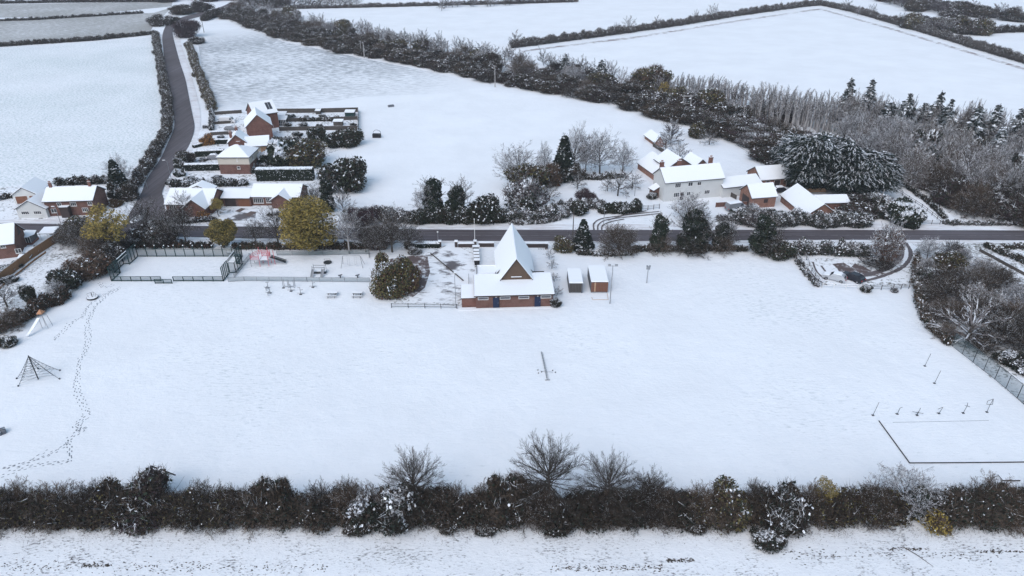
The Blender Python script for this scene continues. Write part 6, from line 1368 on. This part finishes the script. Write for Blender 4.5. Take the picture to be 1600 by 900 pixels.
for a in (('shrub_dark1',250,40,6.5,10,'rounded dark bush at the left of the upper road bend'),('shrub_dark2',268,38,5,9,'dark bush tucked in the upper road bend'),('shrub_red0',291,58,9.5,12,'reddish-brown bare tree on the right of the upper road bend'),('shrub_dark0',285,22,6,14,'dark wood edge above the road bend'),('shrub_dark1',310,18,7,14,'dark trees on the left of the road crest'),('shrub_dark2',308,68,3.5,7,'low dark bush beside the paddock at the upper bend')):
    plant(a[0],a[1],a[2],a[3],a[5],w=a[4],far=True)
H2('dark hedge on the right of the road crest',[(318,33),(345,24),(372,20)],4.5,4.0,.35,('twig_dark',),('leaf_ivy',),.3,.1,tw=.12,L=1.3)

# ------------------------------------------------------------------ belt of scrub and trees across the distance
def interp_path(P,n):
    P=np.array([G(*p) for p in P]); seg=np.linalg.norm(np.diff(P,axis=0),axis=1); c=np.concatenate([[0],np.cumsum(seg)]); s=np.linspace(0,c[-1],n)
    return np.stack([np.interp(s,c,P[:,0]),np.interp(s,c,P[:,1])],1), c[-1]
front=[(345,24),(400,45),(445,62),(500,73),(560,86),(610,95),(680,108),(740,121),(800,135),(870,147),(960,164),(1010,178),(1050,190),(1120,208),(1180,232),(1215,262)]
back=[(380,12),(440,26),(500,40),(560,50),(620,62),(680,74),(740,82),(800,93),(870,104),(940,118),(1000,132),(1060,142),(1120,154),(1180,166),(1250,180),(1310,190)]
def scatter_belt(f0,f1,n,kinds,hr,wr,label,group,x0=-1e9,x1=1e9,p=None,cat=None):
    A,_=interp_path(front,400); B,_=interp_path(back,400)
    for i in range(n):
        t=(i+R.random())/n; k=int(t*399); f=f0+(f1-f0)*R.random(); q=A[k]*(1-f)+B[k]*f+R.normal(size=2)*.8
        kd=kinds[int(R.choice(len(kinds),p=p))]; h=hr[0]+(hr[1]-hr[0])*R.random(); w_=wr[0]+(wr[1]-wr[0])*R.random()
        plant(kd,q[0],q[1],h,label,w=w_,group=group,far=True,world=True,cat=cat)
scatter_belt(0,.10,85,['shrub_dark0','shrub_dark1','shrub_dark0','brush0'],(3.4,4.8),(7,9.5),'dark leafless shrub on the paddock edge of the long scrub belt','dark shrubs along the front of the scrub belt')
scatter_belt(.15,.40,75,['shrub_dark0','shrub_dark1','brush0','brush1','frostbrush0'],(3.6,5.6),(7,10),'grey-brown shrub in the middle of the long scrub belt','shrubs in the middle of the scrub belt',p=[.32,.28,.2,.1,.1])
scatter_belt(.4,.8,95,['shrub_dark1','brush1','fard0','fard1','frostbrush1','shrub_olive0'],(4.0,6.6),(7,9.5),'bushy leafless tree in the back half of the long scrub belt','bushy trees in the back of the scrub belt',p=[.27,.2,.19,.15,.12,.07],cat='tree')
scatter_belt(.75,1.0,90,['far0','far1','far2','fard0','fard2'],(5.5,8.5),(5,7),'pale frosted bare tree on the skyline side of the long scrub belt','frosted bare trees along the back of the scrub belt',p=[.27,.27,.2,.13,.13])
for a in (('shrub_olive0',1018,140,8.5,12,'rust and green rounded tree standing out of the scrub belt'),('shrub_brown0',1010,138,9,10,'rust-brown tree left behind the rounded green one'),('spruce0',883,120,9,6,'dark pointed evergreen in the scrub belt'),('spruce1',938,128,8.5,7,'second pointed evergreen in the scrub belt, right of the first'),('shrub_dark2',1025,170,6,9.5,'snow-streaked dark bush near the H-shaped pole'),('shrub_dark1',1082,176,6.5,10,'large dark purple bush right of the H-shaped pole'),('shrub_dark2',1140,190,6,11,'dark bush below the plantation'),
    ('shrub_olive0',1110,172,7.5,9,'olive-tinged tree above the dark purple bush'),('far0',1050,212,5.5,6,'frosted tree below the H-shaped pole'),('fard1',1048,226,6.5,6,'dark bare tree at the head of the farm garden'),('shrub_yellow0',1038,150,5,5,'ochre bush in the scrub belt'),('shrub_olive0',452,30,8,12,'olive-brown tree near the upper left end of the scrub belt'),('shrub_olive0',538,50,7,10,'olive-green tree in the upper left scrub belt')):
    plant(a[0],a[1],a[2],a[3],a[5],w=a[4],far=True,cat='tree')
# slender plantation
def scatter_poly(path,width,n,kinds,hr,wr,label,group,p=None,cat=None):
    C,_=interp_path(path,200)
    for i in range(n):
        t=(i+R.random())/n; k=min(int(t*199),198); d=C[k+1]-C[k]; d/=np.linalg.norm(d)+1e-9; nn=np.array([-d[1],d[0]])
        q=C[k]+nn*(R.random()-.5)*width; kd=kinds[int(R.choice(len(kinds),p=p))]
        plant(kd,q[0],q[1],hr[0]+(hr[1]-hr[0])*R.random(),label,w=wr[0]+(wr[1]-wr[0])*R.random(),group=group,far=True,world=True,cat=cat)
scatter_poly([(1172,185),(1230,195),(1300,210)],9,85,['pole0','pole1','pole2'],(9.5,12.5),(2.0,3.0),'slender upright frosted tree in the plantation above the farm','slender trees of the plantation')
scatter_poly([(1050,150),(1100,155),(1160,168)],7,60,['pole0','pole1','pole2'],(7,9),(2.0,3.0),'slender frosted tree in the left-hand strip behind the scrub belt','slender trees behind the scrub belt')
scatter_poly([(585,62),(650,76),(705,88)],6,36,['pole0','pole1'],(6,7.5),(2.6,3.4),'slender frosted tree in the far strip beyond the paddock poles','slender trees beyond the paddock poles')
scatter_poly([(1150,205),(1190,222),(1240,235),(1290,230)],12,40,['shrub_dark1','shrub_snowy1','shrub_red0','shrub_snowy0'],(3,4.2),(6,8),'low mixed shrub between the plantation and the snow-laden evergreens','shrubs below the plantation')
# wood on the right
scatter_poly([(1305,212),(1380,222),(1460,240),(1540,258),(1640,285)],24,17,['spruce0','spruce1','spruce2'],(8,16),(6.5,9.5),'snow-dusted conifer along the skyline of the right-hand wood','snow-dusted conifers of the right-hand wood')
scatter_poly([(1310,232),(1400,250),(1480,275),(1560,300),(1640,320)],16,40,['frostbrush0','snowy2','snowy0'],(9,13),(6.5,9),'frosted bare tree behind the front rank of the right-hand wood','snowy trees inside the right-hand wood',p=[.3,.3,.4])
scatter_poly([(1330,245),(1420,265),(1500,295),(1580,310),(1660,330)],24,72,['far0','far1','fard0','frostbrush1','frostbrush0','snowy1'],(8.5,12),(6.5,8.5),'bare tree in the right-hand wood','bare trees in the right-hand wood',p=[.15,.15,.2,.2,.15,.15])
scatter_poly([(1462,285),(1510,315),(1560,335),(1660,342)],13,50,['brush0','shrub_dark1','fard0','brush1'],(5,7.5),(7.5,10),'dark leafless bush on the road side of the right-hand wood','dark bushes fronting the right-hand wood')
scatter_poly([(1325,250),(1380,258),(1430,278)],12,22,['frostbrush0','brush1','shrub_snowy0'],(4,5.5),(7,9),'snow-dusted bush at the left edge of the right-hand wood','snow-dusted bushes edging the right-hand wood')
for a in (('shrub_brown0',1385,235,8.5,10,'rust-brown rounded tree in the right-hand wood'),('shrub_olive0',1560,300,8,9,'olive-green tree in the right-hand wood'),('shrub_snowy2',1478,290,7,9,'heavily snowed evergreen bush in the right-hand wood')):
    plant(a[0],a[1],a[2],a[3],a[5],w=a[4],far=True,cat='tree')
# far field hedges
H2('far dark hedge climbing right across the upper fields to the corner',[(800,75),(870,66),(960,54),(1060,40),(1150,25),(1250,11),(1282,8)],4.5,3.6,.30,('twig_dark','twig_grey'),('leaf_ivy',),.3,.15,tw=.13,L=1.3)
H2('far dark hedge descending from the corner to the right edge',[(1282,8),(1330,18),(1400,38),(1450,53),(1530,78),(1640,110)],4.5,3.6,.30,('twig_dark','twig_grey'),('leaf_ivy',),.3,.15,tw=.13,L=1.3)
H2('furthest hedge along the top of the long snow field',[(450,14),(600,11),(800,6),(900,3)],4.5,2.4,.25,('twig_dark','twig_grey'),(),0,.15,tw=.15,L=1.4)
H2('far hedge at the upper right edge',[(1500,54),(1560,51),(1660,48)],5,3.5,.3,('twig_dark',),(),0,.15,tw=.13,L=1.4)
mb=sheet('field_margin',[(815,79),(1000,56),(1150,32),(1282,13),(1400,46),(1640,118),(1640,122),(1400,49),(1282,15.3),(1150,34.3),(1000,59),(815,81.5)],.06,'margin')
for i,(px,py,h,w_) in enumerate(((805,72,8,7),(963,52,6,5),(982,50,9,9),(1025,43,7,5),(1086,33,7,5),(1112,29,9,9),(1322,18,8,8),(1340,24,6,5),(1360,26,8,7),(690,17,6,6),(760,95,8,6))):
    plant(['far0','far1','far2'][i%3],px,py,h,'lone frosted tree rising from a far field hedge',w=w_,group='lone trees on the far hedge lines',far=True)
scatter_poly([(1420,38),(1455,50),(1500,52),(1540,52)],14,26,['shrub_dark1','shrub_olive0','fard1','far1'],(5,9),(9,13),'tree in the dark clump by the far right hedges','trees of the far right clump',cat='tree')
scatter_poly([(1395,1),(1450,16),(1520,26),(1600,32),(1660,38)],26,50,['shrub_dark0','fard0','fard1','shrub_dark1'],(5,9),(10,15),'tree in the long wood at the upper right corner','trees of the upper right wood',cat='tree')
scatter_poly([(470,11),(520,10),(560,10)],14,12,['far0','fard0'],(6,9),(8,10),'frosted tree in the small copse at the top left','trees of the top left copse')
scatter_poly([(230,2),(330,0),(430,4),(450,12)],30,34,['shrub_dark0','fard0','shrub_dark1','fard1'],(5,9),(10,15),'dark tree around the road crest at the top left','trees around the road crest',cat='tree')
scatter_poly([(680,12),(760,10),(830,5)],6,14,['far0','fard0'],(5,7),(7,9),'tree in the furthest field hedge at the top','trees of the furthest hedge')

# dark clods and grass showing through the foreground track
g=MB()
for x0,x1,yy,nn,sp in ((-20,330,885,200,3.5),(330,520,888,60,2.5),(860,1040,888,150,1.8),(1042,1085,876,90,1.2),(1220,1590,868,130,3.5),(1390,1450,858,60,.8),(130,170,884,60,.8),(1530,1600,862,60,1)):
    for i in range(nn):
        px=x0+(x1-x0)*R.random(); X,Y=G(px,yy+R.normal()*sp*1.6); l=.06+.16*R.random(); w_=.03+.05*R.random(); a=R.normal()*.5; c_,s_=math.cos(a),math.sin(a)
        g.add([(X-l*c_,Y-l*s_,.045),(X+s_*w_,Y-c_*w_,.05),(X+l*c_,Y+l*s_,.045),(X-s_*w_,Y+c_*w_,.05),(X,Y,.05+w_*.8)],[(0,1,4),(1,2,4),(2,3,4),(3,0,4)])
o=g.build('earth_clods',['twig_dark']); tag(o,'dark clods of earth showing through the foreground snow','earth clods',kind='stuff')

scatter_poly([(1300,205),(1380,214),(1460,230),(1540,248),(1640,272)],9,40,['far0','far1','far2','frostbrush0'],(10,14),(5.5,7.5),'pale frosted bare tree along the skyline of the right-hand wood','pale bare trees on the skyline of the right-hand wood')
for i in range(30):
    px=-20+i*56+R.normal()*12
    if 1195<px<1240 or 1395<px<1450: continue
    plant(['brush0','brush1','brush1'][i%3],px,808+R.normal()*3,4.1+1.2*R.random(),'twiggy leafless bush making up the uneven top of the near hedgerow',w=4.2+2*R.random(),group='twiggy bushes within the near hedgerow')

for (px,py,w_,h) in ((455,184,3,1.2),(478,185,2,1),(505,184,2.4,1.3),(525,185,2,1),(450,197,2.4,1.2),(474,198,2.6,1.4),(500,199,2,1.2),(552,197,2,1.2),(465,213,3,1.6),(500,212,2.6,1.5),(520,214,2,1.2),(545,212,2.6,1.4),(322,200,2,1),(345,217,2,1.1),(318,252,2,1),(300,282,2.4,1),(340,281,2.6,1.1),(372,262,2,1.2),(395,270,2.2,1.6),(425,266,2.6,1.5),(412,212,2.4,1.4),(352,256,1.8,1)):
    plant(['shrub_snowy2','shrub_snowy0','shrub_green1'][int(px)%3],px,py,h,'low snow-covered shrub in the gardens of the roadside houses',w=w_,group='low shrubs in the gardens of the roadside houses')
a=G(214.5,343); g=MB(); n=24; V=[(math.cos(t)*1.15,math.sin(t)*2.3,0) for t in np.arange(n)*2*math.pi/n]+[(math.cos(t)*1.0,math.sin(t)*2.1,.13) for t in np.arange(n)*2*math.pi/n]
g.add(V,[(i,(i+1)%n,n+(i+1)%n,n+i) for i in range(n)],0); g.poly(V[n:],0); o=g.build('traffic_island',['snow']); o.location=(a[0],a[1],.155); tag(o,'small snow-covered traffic island in the mouth of the side road','traffic island')

for k,px,py,h,w_,lb in (('brush0',1540,510,5.5,7,'brown leafless bush filling the space right of the spreading bare tree trunk'),('brush1',1585,520,6,7,'dark leafless bush at the right edge, level with the spreading tree'),('brush0',1470,450,4.6,7,'leafless brown bush just below the yellow-green bush'),('frostbrush0',1520,480,4.5,7,'pale twiggy bush under the crown of the spreading tree'),('brush0',1615,560,5,7,'large brown bush cut off by the right edge behind the mesh fence'),('brush1',1498,505,4,6,'dark twiggy bush at the foot of the spreading tree, on its left'),
    ('bare1',160,392,7.5,7,'grey bare tree rising from the thicket left of the thin yellow tree'),('bare2',128,388,6.5,7,'grey bare tree above the tall wooden fence'),('bare0',262,384,7.5,6,'bare tree just right of the one at the mouth of the side road'),('bare1',572,394,7.5,6,'thin bare tree between the birch and the reddish bush'),('bare2',640,392,7.0,6,'bare tree leaning over the drive behind the rust-brown bush')):
    plant(k,px,py,h,lb,w=w_)

for k,px,py,h,w_,lb in (('brush1',1030,394,4.0,5,'twiggy bare growth around the first roadside ivy column'),('brush0',1080,394,4.2,7.5,'twiggy bare growth around the foot of the tallest ivy-clad tree'),('bare1',1090,391,8.8,6.5,'bare branches spreading out of the bushy ivy mass'),('brush1',1130,394,3.8,5,'twiggy bare growth under the narrow ivy-clad tree'),('bare0',1132,391,7.2,5,'bare branches sticking out of the narrow ivy-clad tree'),('brush0',1200,397,4.2,7,'twiggy bare growth around the broad ivy-clad tree'),('bare2',905,389,4.8,4,'bare twigs beside the dark snow-flecked conifer')):
    plant(k,px,py,h,lb,w=w_)

scatter_poly([(1420,262),(1500,285),(1580,300),(1650,312)],18,14,['spruce0','spruce1','shrub_green1','shrub_snowy2'],(7,11),(6,9),'dark green snow-dusted tree in the depth of the right-hand wood','dark green trees inside the right-hand wood',cat='tree')

# ------------------------------------------------------------------ world, sun, camera
w=bpy.data.worlds.new('World'); sc.world=w; w.use_nodes=True; nt=w.node_tree; bg=nt.nodes['Background']
sky=nt.nodes.new('ShaderNodeTexSky'); sky.sky_type='NISHITA'; sky.sun_disc=False
EL,AZ=math.radians(48),math.radians(-150)
sky.sun_elevation=EL; sky.sun_rotation=AZ; sky.air_density=1.0; sky.dust_density=2.0; sky.ozone_density=1.0; sky.altitude=60
hs=nt.nodes.new('ShaderNodeHueSaturation'); hs.inputs['Hue'].default_value=0.482; hs.inputs['Saturation'].default_value=0.85
nt.links.new(sky.outputs['Color'],hs.inputs['Color']); nt.links.new(hs.outputs['Color'],bg.inputs['Color']); bg.inputs['Strength'].default_value=0.15
s=bpy.data.lights.new('sun','SUN'); s.energy=0.5; s.angle=math.radians(60); s.color=(1,.97,.93); so=bpy.data.objects.new('sun',s); col.objects.link(so)
d=Vector((math.sin(AZ)*math.cos(EL),math.cos(AZ)*math.cos(EL),math.sin(EL))); so.rotation_euler=d.to_track_quat('Z','Y').to_euler(); so.location=(0,0,90)
cam=bpy.data.cameras.new('camera'); co=bpy.data.objects.new('camera',cam); col.objects.link(co); co.location=(0,0,CAM_H); co.rotation_euler=(math.pi/2-PITCH,0,0)
cam.sensor_width=36; cam.lens=36*FPX/1600; cam.clip_end=12000; cam.clip_start=.5; sc.camera=co
vs=sc.view_settings; vs.view_transform='Standard'; vs.look='None'; vs.exposure=0.62; vs.gamma=1.0
sc.cycles.max_bounces=6; sc.cycles.diffuse_bounces=3; sc.cycles.transparent_max_bounces=12

# cold thin air between the viewer and the far fields
g=MB(); g.box(-620,-120,-1,620,1150,75); hz=g.build('haze',['snow']); tag(hz,kind='stuff')
m=bpy.data.materials.new('thin_haze'); m.use_nodes=True; nt=m.node_tree; nt.nodes.clear(); out=nt.nodes.new('ShaderNodeOutputMaterial'); v=nt.nodes.new('ShaderNodeVolumePrincipled')
v.inputs['Color'].default_value=(.86,.9,1,1); v.inputs['Density'].default_value=0.00018; v.inputs['Anisotropy'].default_value=0.0; nt.links.new(v.outputs[0],out.inputs['Volume'])
hz.data.materials.clear(); hz.data.materials.append(m)
